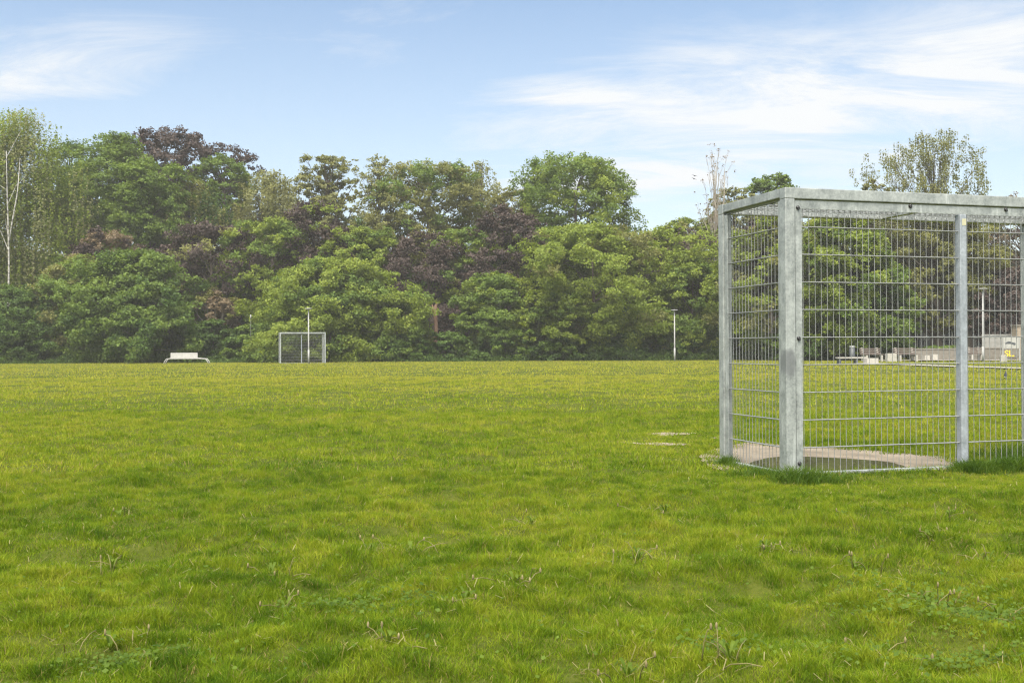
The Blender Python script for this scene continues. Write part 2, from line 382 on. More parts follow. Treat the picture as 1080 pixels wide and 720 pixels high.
def smooth_poly(P, n=6, jit=0.0, seed=0):
    r = np.random.RandomState(seed); out = []
    m = len(P)
    for i in range(m):
        p0, p1, p2, p3 = P[i - 1], P[i], P[(i + 1) % m], P[(i + 2) % m]
        for k in range(n):
            t = k / n
            q = 0.5 * ((2 * p1) + (-p0 + p2) * t + (2 * p0 - 5 * p1 + 4 * p2 - p3) * t * t + (-p0 + 3 * p1 - 3 * p2 + p3) * t ** 3)
            out.append(q + r.normal(0, jit, 2))
    return np.array(out)
EARTH_S = smooth_poly(EARTH, 6, 0.012, 1); POOL_S = smooth_poly(POOL, 6, 0.006, 2); STRIPS_S = [smooth_poly(p, 5, 0.03, 3 + i) for i, p in enumerate(STRIPS)]
def inside(P, x, y):
    c = np.zeros(x.shape, bool); n = len(P); j = n - 1
    for i in range(n):
        xi, yi = P[i]; xj, yj = P[j]
        cond = ((yi > y) != (yj > y)) & (x < (xj - xi) * (y - yi) / (yj - yi + 1e-12) + xi)
        c ^= cond; j = i
    return c
EC = EARTH.mean(0)
def gz(x, y):
    """height of the lawn: soft hummocks near by, level round the goal"""
    x = np.asarray(x, float); y = np.asarray(y, float)
    z = 0.06 * (fbm(x * 0.9 + 40, y * 1.1 + 9, 3) - 0.5) + 0.085 * (vnoise(x * 3.0 + 3, y * 3.6) - 0.5) + 0.045 * (vnoise(x * 6.5 + 3, y * 6.8) - 0.5)
    lx, ly = goal_local(x, y)
    q = np.sqrt((np.maximum(0, np.abs(lx - GW / 2) - GW / 2)) ** 2 + (np.maximum(0, np.abs(ly - 1.15) - 1.35)) ** 2)
    fl = np.clip((q - 0.55) / 0.7, 0, 1)
    for s in STRIPS:
        c = s.mean(0); fl = fl * np.clip(np.hypot((x - c[0]) / 0.8, (y - c[1]) / 0.8) - 0.4, 0, 1) if True else fl
    far = np.clip(1 - (y - 30) / 30, 0, 1) * np.clip(1 - (np.abs(x) - 25) / 20, 0, 1)
    dip = np.clip((1.5 + ly) / 0.7, 0, 1) * np.clip((-ly - 0.09) / 0.14, 0, 1) * np.clip((lx + 0.8) / 0.6, 0, 1) * np.clip((GW + 1 - lx) / 0.6, 0, 1)
    return z * fl * far - 0.03 * dip

# ------------------------------------------------------------------ ground sheet
def axis(fine0, fine1, step, far, grow):
    a = list(np.arange(fine0, fine1 + 1e-6, step)); s = step; v = fine1
    while v < far: s *= grow; v += s; a.append(v)
    s = step; v = fine0; b = []
    while v > -far: s *= grow; v -= s; b.append(v)
    return np.array(b[::-1] + a)
ax = axis(-7, 9, 0.09, 900, 1.12); ay = axis(1.0, 18, 0.09, 900, 1.10)
X, Y = np.meshgrid(ax, ay); Z = gz(X, Y)
nx, ny = len(ax), len(ay)
idx = np.arange(nx * ny).reshape(ny, nx)
Q = np.stack([idx[:-1, :-1], idx[:-1, 1:], idx[1:, 1:], idx[1:, :-1]], -1).reshape(-1, 4)
g = np_mesh('ground', np.stack([X, Y, Z], -1).reshape(-1, 3), Q, M['ground'], smooth=True); tag(g, 'wide flat lawn floor under the grass', 'ground', kind='structure')

def sheet(name, P, z, mat, label, cat, thick=0.0):
    bm = bmesh.new(); c = P.mean(0)
    vs = [bm.verts.new((x, y, z)) for x, y in P]
    f = bm.faces.new(vs); f.normal_update()
    if f.normal.z < 0: f.normal_flip()
    bmesh.ops.triangulate(bm, faces=[f])
    me = bpy.data.meshes.new(name); bm.to_mesh(me); bm.free(); me.materials.append(mat)
    o = link(bpy.data.objects.new(name, me)); tag(o, label, cat, kind='structure'); return o
sheet('bare_earth', EARTH_S, 0.006, M['earth'], 'large sandy worn patch in and behind the steel goal cage', 'bare earth')
sheet('puddle', POOL_S, 0.011, M['puddle'], 'shallow muddy puddle inside the steel goal cage', 'puddle')
SL = ['pale worn strip left of the goal cage, largest of the small ones', 'narrow dark edged worn strip below the larger pale strip', 'small bare spot just left of the cage back post']
for p, l in zip(STRIPS_S, SL): sheet('bare_earth', p, 0.006, M['earth'], l, 'bare earth')

# ------------------------------------------------------------------ grass
rng = np.random.RandomState(11)
def blade_geo(px, py, h, w, yaw, lean, segs, r, ld=None):
    n = len(px); z0 = gz(px, py) - 0.004
    if ld is None: ld = r.rand(n) * 2 * PI
    lx, ly = np.cos(ld), np.sin(ld)
    wx, wy = np.cos(yaw), np.sin(yaw)
    rows = []
    for i in range(segs):
        t = i / segs
        cx = px + lx * h * lean * t * t; cy = py + ly * h * lean * t * t; cz = z0 + h * (t - 0.35 * lean * t * t)
        ww = w * (1 - 0.55 * t) * 0.5
        rows.append(np.stack([cx - wx * ww, cy - wy * ww, cz], -1)); rows.append(np.stack([cx + wx * ww, cy + wy * ww, cz], -1))
    rows.append(np.stack([px + lx * h * lean, py + ly * h * lean, z0 + h * (1 - 0.35 * lean)], -1))
    V = np.stack(rows, 1); k = 2 * segs + 1
    tri = []
    for i in range(segs - 1): a = 2 * i; tri += [(a, a + 1, a + 3), (a, a + 3, a + 2)]
    a = 2 * (segs - 1); tri.append((a, a + 1, a + 2))
    T = (np.arange(n)[:, None, None] * k + np.array(tri)[None]).reshape(-1, 3)
    return V.reshape(-1, 3), T
def scatter(n, d0, d1, half, pw=1.0):
    d = np.sqrt(rng.rand(n) * (d1 * d1 - d0 * d0) + d0 * d0)
    x = (rng.rand(n) * 2 - 1) * half * d
    # thinner turf goes on to both sides of the pitch
    k = int(n * 2.6 / (half * (d0 + d1) / 2) * 0.45); d2 = d0 + rng.rand(k) * (d1 - d0)
    x2 = np.where(rng.rand(k) < .5, -1, 1) * (half * d2 + rng.rand(k) * 2.6)
    return np.concatenate([x, x2]), np.concatenate([d, d2])
def bald(x, y, p=0.02):
    b = np.zeros(len(x), bool); x = x + rng.normal(0, .07, len(x)); y = y + rng.normal(0, .14, len(x))
    for s in STRIPS_S: b |= inside(s, x, y)
    b &= rng.rand(len(x)) > 0.46 + p
    return b | (inside(EARTH_S, x, y) & (rng.rand(len(x)) > p))
VG, TG = [], []; off = 0
def add(V, T):
    global off
    VG.append(V); TG.append(T + off); off += len(V)
def field(n, d0, d1, half, hbase, wbase, segs, tuft, nb, low=False):
    """n tufts of nb blades each"""
    x, y = scatter(n, d0, d1, half)
    keep = ~bald(x, y); x, y = x[keep], y[keep]
    lush = fbm(x * 0.55 + 7, y * 0.55 + 31, 3); fine = vnoise(x * 4.2 + 11, y * 4.2)
    sc_ = max(1.0, d0 / 9.0)
    fine = np.clip((0.42 * vnoise(x * 5.6 / sc_ + 11, y * 6.4 / sc_) + 0.58 * vnoise(x * 11.5 / sc_ + 3, y * 13 / sc_ + 8) - 0.27) * 2.1, 0, 1.25)
    h = hbase * (0.32 + 0.95 * fine + 0.55 * np.clip(lush - 0.35, 0, 1))
    lx, ly = goal_local(x, y)                           # trodden short just outside the cage
    h = h * (1 - 0.55 * np.clip((1.1 + ly) / 0.6, 0, 1) * np.clip((0.3 - ly) / 0.2, 0, 1) * np.clip((lx + 0.5) / 0.4, 0, 1))
    for st in STRIPS_S:                                  # worn thin round the bare strips
        c_ = st.mean(0); e_ = st.max(0) - st.min(0)
        h = h * np.clip(np.hypot((x - c_[0]) / (e_[0] * .5 + .35), (y - c_[1]) / (e_[1] * .5 + .7)), 0.42, 1)
    if low: h = hbase * (0.6 + 0.6 * rng.rand(len(x)))
    kk = rng.rand(len(x)) < (1.1 if low else (0.30 if d0 < 16 else 0.75) + 1.15 * fine); x, y, h = x[kk], y[kk], h[kk]
    x = np.repeat(x, nb); y = np.repeat(y, nb); h = np.repeat(h, nb) * (0.55 + 0.75 * rng.rand(len(x)))
    m = len(x)
    ox = rng.normal(0, tuft, m); oy = rng.normal(0, tuft, m); x = x + ox; y = y + oy
    ld = np.arctan2(oy, ox) + rng.normal(0, 0.9, m)
    k2 = ~bald(x, y, 0.10); x, y, h, ld = x[k2], y[k2], h[k2], ld[k2]; m = len(x)
    w = wbase * (0.6 + 0.8 * rng.rand(m)); yaw = rng.rand(m) * PI
    add(*blade_geo(x, y, h, w, yaw, 0.2 + 0.9 * rng.rand(m) ** 1.2, segs, rng, ld))
field(34000, 1.7, 4.5, 0.62, 0.034, 0.0022, 3, 0.013, 13)
field(44000, 4.5, 8.0, 0.60, 0.040, 0.0030, 2, 0.019, 11)
field(46000, 8.0, 16.0, 0.58, 0.048, 0.0055, 2, 0.035, 9)
field(30000, 16.0, 36.0, 0.56, 0.066, 0.015, 1, 0.10, 7)
field(30000, 1.7, 4.5, 0.62, 0.022, 0.0026, 1, 0.03, 8, True)
field(36000, 4.5, 8.0, 0.60, 0.026, 0.0038, 1, 0.045, 8, True)
field(34000, 8.0, 16.0, 0.58, 0.028, 0.008, 1, 0.07, 7, True)
# turf creeping in over the rim of the worn pad
for k in range(len(EARTH_S)):
    if rng.rand() < .75:
        m_ = 90; ex = EARTH_S[k, 0] + rng.normal(0, .09) + rng.normal(0, .06, m_); ey = EARTH_S[k, 1] + rng.normal(0, .10) + rng.normal(0, .07, m_)
        add(*blade_geo(ex, ey, .018 + .045 * rng.rand(m_), .0065 * (.6 + .8 * rng.rand(m_)), rng.rand(m_) * PI, .3 + .8 * rng.rand(m_), 2, rng))
field(24000, 36.0, 84.0, 0.56, 0.070, 0.035, 1, 0.22, 6)
for st in STRIPS_S:
    for q in st:
        m_ = 34; ex = q[0] + rng.normal(0, .05) + rng.normal(0, .04, m_); ey = q[1] + rng.normal(0, .10) + rng.normal(0, .06, m_)
        add(*blade_geo(ex, ey, .010 + .030 * rng.rand(m_), .0085 * (.6 + .8 * rng.rand(m_)), rng.rand(m_) * PI, .3 + .8 * rng.rand(m_), 2, rng))
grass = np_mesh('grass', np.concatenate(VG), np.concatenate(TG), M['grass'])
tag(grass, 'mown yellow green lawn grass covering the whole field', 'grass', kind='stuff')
print('grass tris', len(grass.data.polygons))

# long unmown grass along the foot of the goal cage
VG, TG = [], []; off = 0
def tall(t, s, n, rad, h, w=0.0045):
    p = GN + U * t + Vv * s
    x = p.x + rng.normal(0, rad, n); y = p.y + rng.normal(0, rad * 0.6, n)
    fall = np.exp(-((x - p.x) ** 2 + (y - p.y) ** 2) / (2 * (rad * 1.1) ** 2))
    add(*blade_geo(x, y, h * (0.45 + 0.6 * fall * rng.rand(n) + 0.25 * rng.rand(n)), w * (0.6 + 0.8 * rng.rand(n)), rng.rand(n) * PI, 0.3 + 0.8 * rng.rand(n), 3, rng))
tall(-0.02, -0.16, 650, 0.11, 0.15); tall(0.16, -0.18, 420, 0.12, 0.12); tall(-0.2, 0.1, 300, 0.10, 0.10); tall(-0.03, 0.84, 260, 0.05, 0.12)
for t in np.arange(0.3, 3.1, 0.13): tall(t, -0.09, 60 if t < 1.4 else 330, 0.08, 0.055 if t < 1.3 else 0.12)
tall(1.56, -0.1, 500, 0.09, 0.13); tall(1.95, -0.08, 450, 0.12, 0.14); tall(2.15, 0.15, 500, 0.12, 0.17); tall(2.4, 0.5, 500, 0.16, 0.20); tall(2.4, 0.2, 500, 0.14, 0.22)
for s in np.arange(0.1, 1.0, 0.12): tall(-0.07, s, 110, 0.06, 0.07)
M['lush'] = leaf_mat('long lush grass', [(0.035, 0.078, 0.008), (0.075, 0.142, 0.012), (0.145, 0.205, 0.022)], nscale=6)
lg = np_mesh('long_grass', np.concatenate(VG), np.concatenate(TG), M['lush']); tag(lg, 'dark lush uncut grass along the foot of the goal cage', 'long grass', kind='stuff')

# ------------------------------------------------------------------ goal cages
G1 = galv_mat('galvanised steel', (0.205, 0.22, 0.212), (0.44, 0.46, 0.44))
G2 = galv_mat('galvanised steel with a rubbed blot', (0.205, 0.22, 0.212), (0.44, 0.46, 0.44), stain=(0.03, 0, 0.82, 0.05, 0.10))
G3 = galv_mat('bluish new galvanised tube', (0.23, 0.25, 0.27), (0.42, 0.45, 0.485))
GWIRE = plain_mat('galvanised wire', (0.20, 0.205, 0.20), (0.33, 0.335, 0.33), 25, 0.45, 0.3)
BOLT = plain_mat('black bolt head', (0.012, 0.012, 0.013), (0.03, 0.03, 0.032), 30, 0.4)
YEL = plain_mat('yellowed weld primer', (0.42, 0.40, 0.25), (0.52, 0.50, 0.36), 40, 0.7)
def mesh_panel(name, mat, root, org, a, b, n_, la, lb, step_a=0.05, step_b=0.2, b0=0.19, rv=0.0023, rh=0.0036, clips=False):
    """double-rod mesh: thin wires along b every step_a, a pair of thicker rods along a every step_b"""
    mb = MB(); O, A, B, Nn = map(Vector, (org, a, b, n_))
    k = step_a * 0.5
    while k < la - 0.004:
        mb.tube([O + A * k, O + A * k + B * lb], rv, 6, False); k += step_a
    k = b0
    while k < lb - 0.01:
        for s in (-1, 1): mb.tube([O + B * k + Nn * s * (rv + rh), O + A * la + B * k + Nn * s * (rv + rh)], rh, 6, False)
        k += step_b
    if clips:                                          # short loops bent down along both edges
        k = 0.06
        while k < la - 0.03:
            for c in (0.02, lb - 0.02):
                p = O + A * k + B * c; e = A * 0.014; dn = Vector((0, 0, -0.022))
                mb.tube([p - e, p - e + dn, p + e + dn, p + e], 0.0035, 5)
            k += 0.1
    return mb.build(name, mat, root)
def bolt(root, x, y, z, ny=-1):
    mb = MB()
    mb.tube([(x, y, z), (x, y + ny * 0.004, z), (x, y + ny * 0.010, z), (x, y + ny * 0.014, z)], [0.0155, 0.0155, 0.011, 0.004], 10)
    mb.tube([(x, y + ny * 0.002, z - 0.010), (x, y + ny * 0.016, z - 0.011)], 0.008, 6)
    return mb.build('bolt', BOLT, root)
def make_goal(loc, rz, label, blot, rod=0.0043):
    r = empty('goal_cage', loc, rz); tag(r, label, 'football goal', 'small steel goals on the lawn')
    P = 0.08; bev = 0.006
    def post(x0, y0, m): MB().box(x0, x0 + P, y0, y0 + P, -0.05, GH - 0.081, bev).build('corner_post', m, r)
    post(0, 0, G2 if blot else G1); post(GW - P, 0, G1); post(0, GD - P, G1); post(GW - P, GD - P, G1)
    # crossbars run over the posts, the side beams butt between them
    MB().box(0, GW, 0, P, GH - 0.080, GH, bev).build('crossbar', G1, r)
    MB().box(0, GW, GD - P, GD, GH - 0.080, GH, bev).build('crossbar', G1, r)
    for x in (0, GW - P): MB().box(x + 0.002, x + P - 0.002, P + 0.001, GD - P - 0.001, GH - 0.066, GH - 0.002, 0.005).build('side_beam', G1, r)
    MB().box(GW / 2 - 0.03, GW / 2 + 0.03, P + 0.001, GD - P - 0.001, GH - 0.072, GH - 0.03, 0.003).build('roof_bar', G1, r)
    # angle-iron frame bolted inside the closed back
    mb = MB(); f0 = 0.062; zt = GH - 0.088
    for (x0, x1) in ((P + 0.008, P + f0), (GW - P - f0, GW - P - 0.008)): mb.box(x0, x1, 0.012, 0.020, 0.02, zt - f0 - 0.001, 0.001)
    mb.box(P + 0.008, GW - P - 0.008, 0.012, 0.020, zt - f0, zt, 0.001)
    mb.box(P + 0.008, GW - P - 0.008, 0.020, 0.055, zt - 0.006, zt, 0.001)
    mb.build('panel_frame', G1, r)
    for x in (0.012, GW - 0.012):
        mb = MB(); s = 1 if x < 1 else -1
        for (y0, y1) in ((P + 0.002, P + 0.042), (GD - P - 0.05, GD - P - 0.002)): mb.box(min(x, x + s * 0.01), max(x, x + s * 0.01), y0, y1, 0.02, GH - 0.09, 0.001)
        mb.build('panel_frame', G1, r)
    MB().box(GW / 2 - 0.03, GW / 2 + 0.03, -0.002, 0.058, -0.05, zt - f0 - 0.002, 0.006).build('middle_post', G3, r)
    y = 0.028
    hz = zt - 0.01
    mesh_panel('back_mesh', GWIRE, r, (P + 0.004, y, 0.01), (1, 0, 0), (0, 0, 1), (0, 1, 0), GW / 2 - 0.03 - P - 0.005, hz, rh=rod)
    mesh_panel('back_mesh', GWIRE, r, (GW / 2 + 0.031, y, 0.01), (1, 0, 0), (0, 0, 1), (0, 1, 0), GW / 2 - 0.03 - P - 0.005, hz, rh=rod)
    for x in (0.035, GW - 0.035): mesh_panel('side_mesh', GWIRE, r, (x, P + 0.002, 0.01), (0, 1, 0), (0, 0, 1), (1, 0, 0), GD - 2 * P - 0.004, GH - 0.08, rh=rod)
    for x0, x1 in ((P + 0.003, GW / 2 - 0.031), (GW / 2 + 0.031, GW - P - 0.003)):
        mesh_panel('roof_mesh', GWIRE, r, (x0, P + 0.002, GH - 0.052), (1, 0, 0), (0, 1, 0), (0, 0, 1), x1 - x0, GD - 2 * P - 0.004, b0=0.1, clips=True)
    for (x0, x1) in ((P + 0.001, GW / 2 - 0.031), (GW / 2 + 0.031, GW - P - 0.001)): MB().box(x0, x1, 0.0, 0.045, -0.03, 0.024, 0.003).build('base_rail', G1, r)
    for x in (0.0, GW - 0.05): MB().box(x + 0.002, x + 0.048, P + 0.001, GD - P - 0.001, -0.03, 0.024, 0.003).build('base_rail', G1, r)
    for x, z in ((P + 0.03, zt - 0.055), (P + 0.03, zt - 1.0), (P + 0.03, 0.09), (1.06, zt - 0.012), (1.92, zt - 0.012), (GW - P - 0.03, zt - 0.055), (GW - P - 0.03, zt - 1.0)): bolt(r, x, 0.0118, z)
    if blot:
        MB().box(GW / 2 - 0.012, GW / 2 + 0.024, -0.0045, -0.0022, zt - f0 - 0.085, zt - f0 - 0.035, 0.001).build('primer_patch', YEL, r)
    return r
rz = math.atan2(U.y, U.x)
make_goal(GN, rz, 'large near galvanised steel goal cage with wire mesh back over a puddle', True)
DF = 72.5
fc = Vector((gx(319.5, DF), DF, 0)) + U * (GW / 2) - Vv * 0.0
make_goal(fc + Vv * GD, rz + PI, 'small distant steel goal standing before the round hornbeam', False, 0.006)

# ------------------------------------------------------------------ trees
def rnd_dirs(r, n):
    v = r.normal(size=(n, 3)); return v / np.linalg.norm(v, axis=1, keepdims=True)
def leaf_quads(P, Nn, L, r, asp=0.8):
    n = len(P)
    Nn = Nn / np.maximum(1e-6, np.linalg.norm(Nn, axis=1, keepdims=True))
    t = np.cross(Nn, rnd_dirs(r, n)); t /= np.maximum(1e-6, np.linalg.norm(t, axis=1, keepdims=True))
    b = np.cross(Nn, t)
    L = L[:, None]
    V = np.stack([P - t * L * .5, P + b * L * asp * .5 + t * L * .05, P + t * L * .5, P - b * L * asp * .5 + t * L * .05], 1).reshape(-1, 3)
    return V, np.arange(4 * n).reshape(-1, 4)
def profile(kind, s):
    if kind == 'dome': return np.sqrt(np.clip(1 - s ** 2.0, 0, 1)) * (0.86 + 0.14 * np.sin(np.clip(s * 3, 0, PI)))
    if kind == 'round': return np.sqrt(np.clip(1 - (2 * s - 1) ** 2, 0, 1)) ** 0.6
    if kind == 'egg': return np.clip(np.sin(PI * s ** 0.75), 0, 1) ** 0.5
    if kind == 'fan': return np.clip(np.sin(PI * s ** 1.6), 0, 1) ** 0.7
    return np.clip(np.sin(PI * s), 0, 1) ** 0.5
TREES = []
GROUP_T = 'trees and bushes along the edge of the lawn'
def make_tree(name, label, cat, x, y, rx, ry, z0, z1, kind, mat, leaves, clumps, seed, L=0.165, csz=0.17, flat=0.6, bark='bark', limbs=14, trunk_r=None, droop=0.0, hollow=0.30, loose=1.0, toff=None, lump=0.15, fork=False, upright=0.0, second=None, dens=1.7):
    r = np.random.RandomState(seed); hh = z1 - z0
    root = empty(name, (x, y, 0)); tag(root, label, cat, GROUP_T)
    # clump centres in a lumpy envelope
    ph = r.rand(8) * 2 * PI; am = r.normal(0, 1, 8) * lump / 1.6
    clumps = int(clumps * dens * 1.35); n0 = clumps * 6
    s = r.rand(n0); pr = profile(kind, s); ok = r.rand(n0) < pr + 0.15
    s = s[ok][:clumps]; a = r.rand(len(s)) * 2 * PI
    lf = 1 + sum(am[k] * np.sin((k // 2 + 1) * a + ph[k] + (k % 2) * 4 * s) for k in range(8))
    u = r.rand(len(s)) ** hollow
    msz = (rx + ry + hh) / 3
    cr = msz * csz * 0.98 * (0.6 + 0.8 * r.rand(len(s)))
    rad = np.maximum(profile(kind, s) * lf * u, 0.02)
    C = np.stack([np.cos(a) * np.maximum(rx * rad - cr * .15, 0), np.sin(a) * np.maximum(ry * rad - cr * .15, 0), z0 + np.clip(s * hh, cr * .4 if z0 < .5 else 0, hh - cr * flat)], 1)
    # some spikes beyond the outline
    nC = len(C); leaves = int(leaves * 2.3); wgt = cr ** 2; cnt = np.maximum(6, (leaves * wgt / wgt.sum())).astype(int)
    ci = np.repeat(np.arange(nC), cnt); n = len(ci)
    d = rnd_dirs(r, n); q = r.rand(n) ** 0.5
    if droop > 0:
        off = np.stack([d[:, 0] * q * 0.55, d[:, 1] * q * 0.55, np.where(r.rand(n) < .25, d[:, 2] * .5, -r.rand(n) ** 0.8 * (1 + droop * 2.2))], 1) * cr[ci][:, None]
        # strands: leaves gather on hanging lines
        sid = r.randint(0, 9, n); ang = sid * 2.4 + ci * 1.7
        off[:, 0] = off[:, 0] * 0.22 + np.cos(ang) * cr[ci] * (0.25 + 0.075 * sid); off[:, 1] = off[:, 1] * 0.22 + np.sin(ang) * cr[ci] * (0.25 + 0.075 * sid)
    else:
        # sprays: sub-clusters inside each clump so that outlines break up
        sid = r.randint(0, 8, n); sd_ = rnd_dirs(r, nC * 8).reshape(nC, 8, 3)[ci, sid]
        off = (d * q[:, None] * 0.50 + sd_ * (0.5 + 0.45 * ((sid * 37 + ci * 13) % 10)[:, None] / 10)) * cr[ci][:, None]; off[:, 2] *= flat
    Pp = C[ci] + off
    if toff: 
        gone = (Pp[:, 1] < toff[1] + 1.8) & (np.abs(Pp[:, 0] - toff[0]) < 1.3) & (r.rand(n) < .4); Pp[gone, 1] = -Pp[gone, 1]
    Pp[:, 2] = np.where(Pp[:, 2] < 0.05, 0.05 + r.rand(n) * 0.4, Pp[:, 2])
    cen = np.array([0, 0, z0 + hh * 0.45])
    outd = Pp - cen; outd /= np.maximum(1e-6, np.linalg.norm(outd, axis=1, keepdims=True))
    Nn = outd * 0.45 + rnd_dirs(r, n) * 0.75 + np.array([0, 0, 0.55])
    V, Qd = leaf_quads(Pp, Nn, L * (0.6 + 0.8 * r.rand(n)), r)
    mats = [M[mat]]; mi = None
    if second:
        mats.append(M[second[0]]); cs = r.rand(nC) < second[1]; mi = cs[ci].astype(int)
    np_mesh('crown', V, Qd, mats, root, midx=mi)
    # trunk and limbs
    mb = MB(); tr = trunk_r or 0.016 * z1 + 0.04; TO = np.array([toff[0], toff[1], 0]) if toff else np.zeros(3)
    top = z0 + hh * (0.72 if kind != 'dome' else 0.6)
    bend = r.normal(0, 0.12, (6, 2)).cumsum(0) * hh * 0.06
    def tp(t): i = min(4, int(t * 5)); f = t * 5 - i; b = bend[i] * (1 - f) + bend[i + 1] * f; return np.array([b[0] - bend[0][0], b[1] - bend[0][1], t * top]) + TO
    K = 9
    mb.tube([tuple(tp(k / K) + (np.array([0, 0, -0.15]) if k == 0 else 0)) for k in range(K + 1)], [tr * (1.25 if k == 0 else 1 - 0.75 * k / K) for k in range(K + 1)], 8)
    if fork:
        p0 = tp(0.55); mb.tube([p0, p0 + np.array([.25, -.05, top * .1]), p0 + np.array([.7, .0, top * .26]), p0 + np.array([.8, .2, top * .42])], [tr * .55, tr * .5, tr * .4, tr * .15], 7)
    sel = r.choice(nC, min(limbs, nC), replace=False)
    for i in sel:
        c = C[i]; t0 = min(0.97, max(0.15, (c[2] - hh * (0.12 + upright) - 0.3 * np.hypot(c[0], c[1])) / top)); p0 = tp(t0)
        m1 = p0 * 0.55 + c * 0.45 + np.array([r.normal(0, .1), r.normal(0, .1), (-0.06 if upright else 0.06) * hh * r.rand()])
        m2 = p0 * 0.2 + c * 0.8 + r.normal(0, .12, 3)
        r0 = tr * 0.42 * (1 - 0.6 * t0)
        mb.tube([p0, m1, m2, c], [r0, r0 * .7, r0 * .42, r0 * .15], 5, False)
        for _ in range(2):
            e = c + rnd_dirs(r, 1)[0] * cr[i] * np.array([1, 1, .7]); mb.tube([m2, (m2 + e) / 2 + r.normal(0, .06, 3), e], [r0 * .35, r0 * .25, r0 * .1], 4, False)
    mb.build('trunk', M[bark], root)
    TREES.append(root); return root
seed_ = [100]
def T(label, px0, px1, ytop, d, ybase, kind, mat, leaves, clumps, name='broadleaf_tree', cat='tree', **kw):
    """a crown that spans px0..px1 and reaches ytop when standing d metres away; ybase None = foliage to the ground"""
    seed_[0] += 1
    pm = (px0 + px1) / 2; rx = (px1 - px0) / 2 / F * d * 1.13
    z1 = zat(ytop, pm, d); z0 = 0.0 if ybase is None else zat(ybase, pm, d)
    return make_tree(name, label, cat, gx(pm, d), d, rx, min(max(rx * kw.pop('deep', 0.95), 1.0), 6.5), z0, z1, kind, mat, leaves, clumps, seed_[0], **kw)

# back row
T('tall green oak with open gaps between birch and maple at far left', 36, 112, 146, 98, 262, 'egg', 'dark', 9000, 60, name='oak_tree', csz=0.13, limbs=40, lump=.3, second=('green', .5), dens=2.2, L=.185)
T('big bright green maple, highest green crown left of the purple beech', 78, 172, 139, 94, 290, 'egg', 'green', 24000, 110, name='maple_tree', csz=0.13, lump=.25, dens=2.2, L=.185)
T('green maple with layered sprays in front of the purple beech', 120, 196, 170, 91, 290, 'round', 'green', 17000, 90, name='maple_tree', csz=0.14, dens=2.2, L=.185)
T('tallest purple copper beech with ragged top above green maples', 118, 232, 139, 101, 225, 'round', 'purple', 15000, 95, name='copper_beech', cat='tree', csz=0.12, limbs=40, lump=.28, L=.22, dens=2.2)
T('drooping grey green willow below the copper beech', 166, 236, 188, 93, 290, 'egg', 'olive', 14000, 70, name='weeping_willow', droop=1.0, csz=.14, second=('dark', .3), dens=2.2, L=.185)
T('loose green tree with see-through gaps right of the copper beech', 205, 268, 163, 99, 240, 'round', 'green', 8000, 52, name='broadleaf_tree', csz=0.13, limbs=45, lump=.3, dens=2.2, L=.185)
T('pale drooping birch with thin crown left of the hornbeam top', 252, 322, 178, 97, 250, 'egg', 'pale', 7500, 70, name='birch_tree', droop=.8, csz=.11, limbs=34, second=('olive', .4), dens=2.2, L=.185)
T('pale olive round topped tree, left of the two thin ones at centre', 317, 374, 164, 98, 256, 'round', 'pale', 8000, 80, name='poplar_tree', csz=.10, limbs=60, upright=.2, second=('olive', .45), hollow=.6, dens=2.2, L=.185)
T('thin pale tree showing bare branches against sky at centre', 366, 432, 162, 96, 250, 'egg', 'pale', 2600, 70, name='poplar_tree', csz=.075, limbs=80, upright=.3, lump=.3, hollow=.7, trunk_r=.16, dens=2.2, L=.185)
T('broad dense olive tree in the middle of the skyline', 402, 510, 171, 96, 280, 'round', 'olive', 22000, 115, name='lime_tree', csz=0.13, second=('green', .3), dens=2.2, L=.185)
T('feathery birch tip rising right of the broad olive tree', 484, 530, 168, 98, 260, 'egg', 'pale', 3600, 48, name='birch_tree', droop=.9, csz=.10, limbs=36, lump=.3, dens=2.2, L=.185)
T('low olive tree left of the big round green oak', 520, 580, 198, 97, 290, 'round', 'olive', 8500, 56, csz=.14, dens=2.2, L=.185)
T('big round bright green oak crowning the middle right skyline', 548, 672, 165, 92, 292, 'round', 'green', 27000, 125, name='oak_tree', csz=0.13, second=('lime', .25), dens=2.2, L=.185)
T('small olive tree behind the bare pale tree', 698, 768, 228, 92, 300, 'round', 'olive', 9000, 55, csz=.14, second=('lime', .3), dens=2.2, L=.185)
T('leafless pale tree with slender upright stems left of goal cage', 728, 782, 150, 88, 235, 'egg', 'brown', 40, 34, name='bare_tree', csz=.06, limbs=50, bark='palebark', upright=.5, trunk_r=.12, L=.12, fork=True, hollow=.6)
T('green oak top peeping above the goal cage corner', 788, 842, 183, 92, 260, 'round', 'green', 8500, 50, name='oak_tree', csz=.14, dens=2.2, L=.185)
T('small pale budding tree between bare tree and oak top', 752, 800, 198, 90, 270, 'round', 'pale', 4500, 45, csz=.12, limbs=30, dens=2.2, L=.185)
T('tall airy olive poplar rising over the goal cage crossbar', 922, 1044, 138, 78, 256, 'round', 'pale', 16000, 190, name='poplar_tree', csz=.055, limbs=120, upright=.30, lump=.2, L=.115, second=('olive', .5), hollow=.75, droop=.5, trunk_r=.13)
T('thin budding sapling left of the airy poplar', 896, 940, 186, 80, 250, 'egg', 'pale', 1500, 30, name='poplar_tree', csz=.09, limbs=24, upright=.2)
T('olive tree crown filling behind the mesh beside the bright green tree', 838, 950, 216, 88, 300, 'round', 'olive', 14000, 80, csz=.14, second=('green', .4), dens=2.2, L=.185)
T('wide olive crown behind the thick trunks', 930, 1046, 219, 90, 300, 'round', 'olive', 14000, 80, csz=.14, second=('pale', .15), dens=2.2, L=.185)
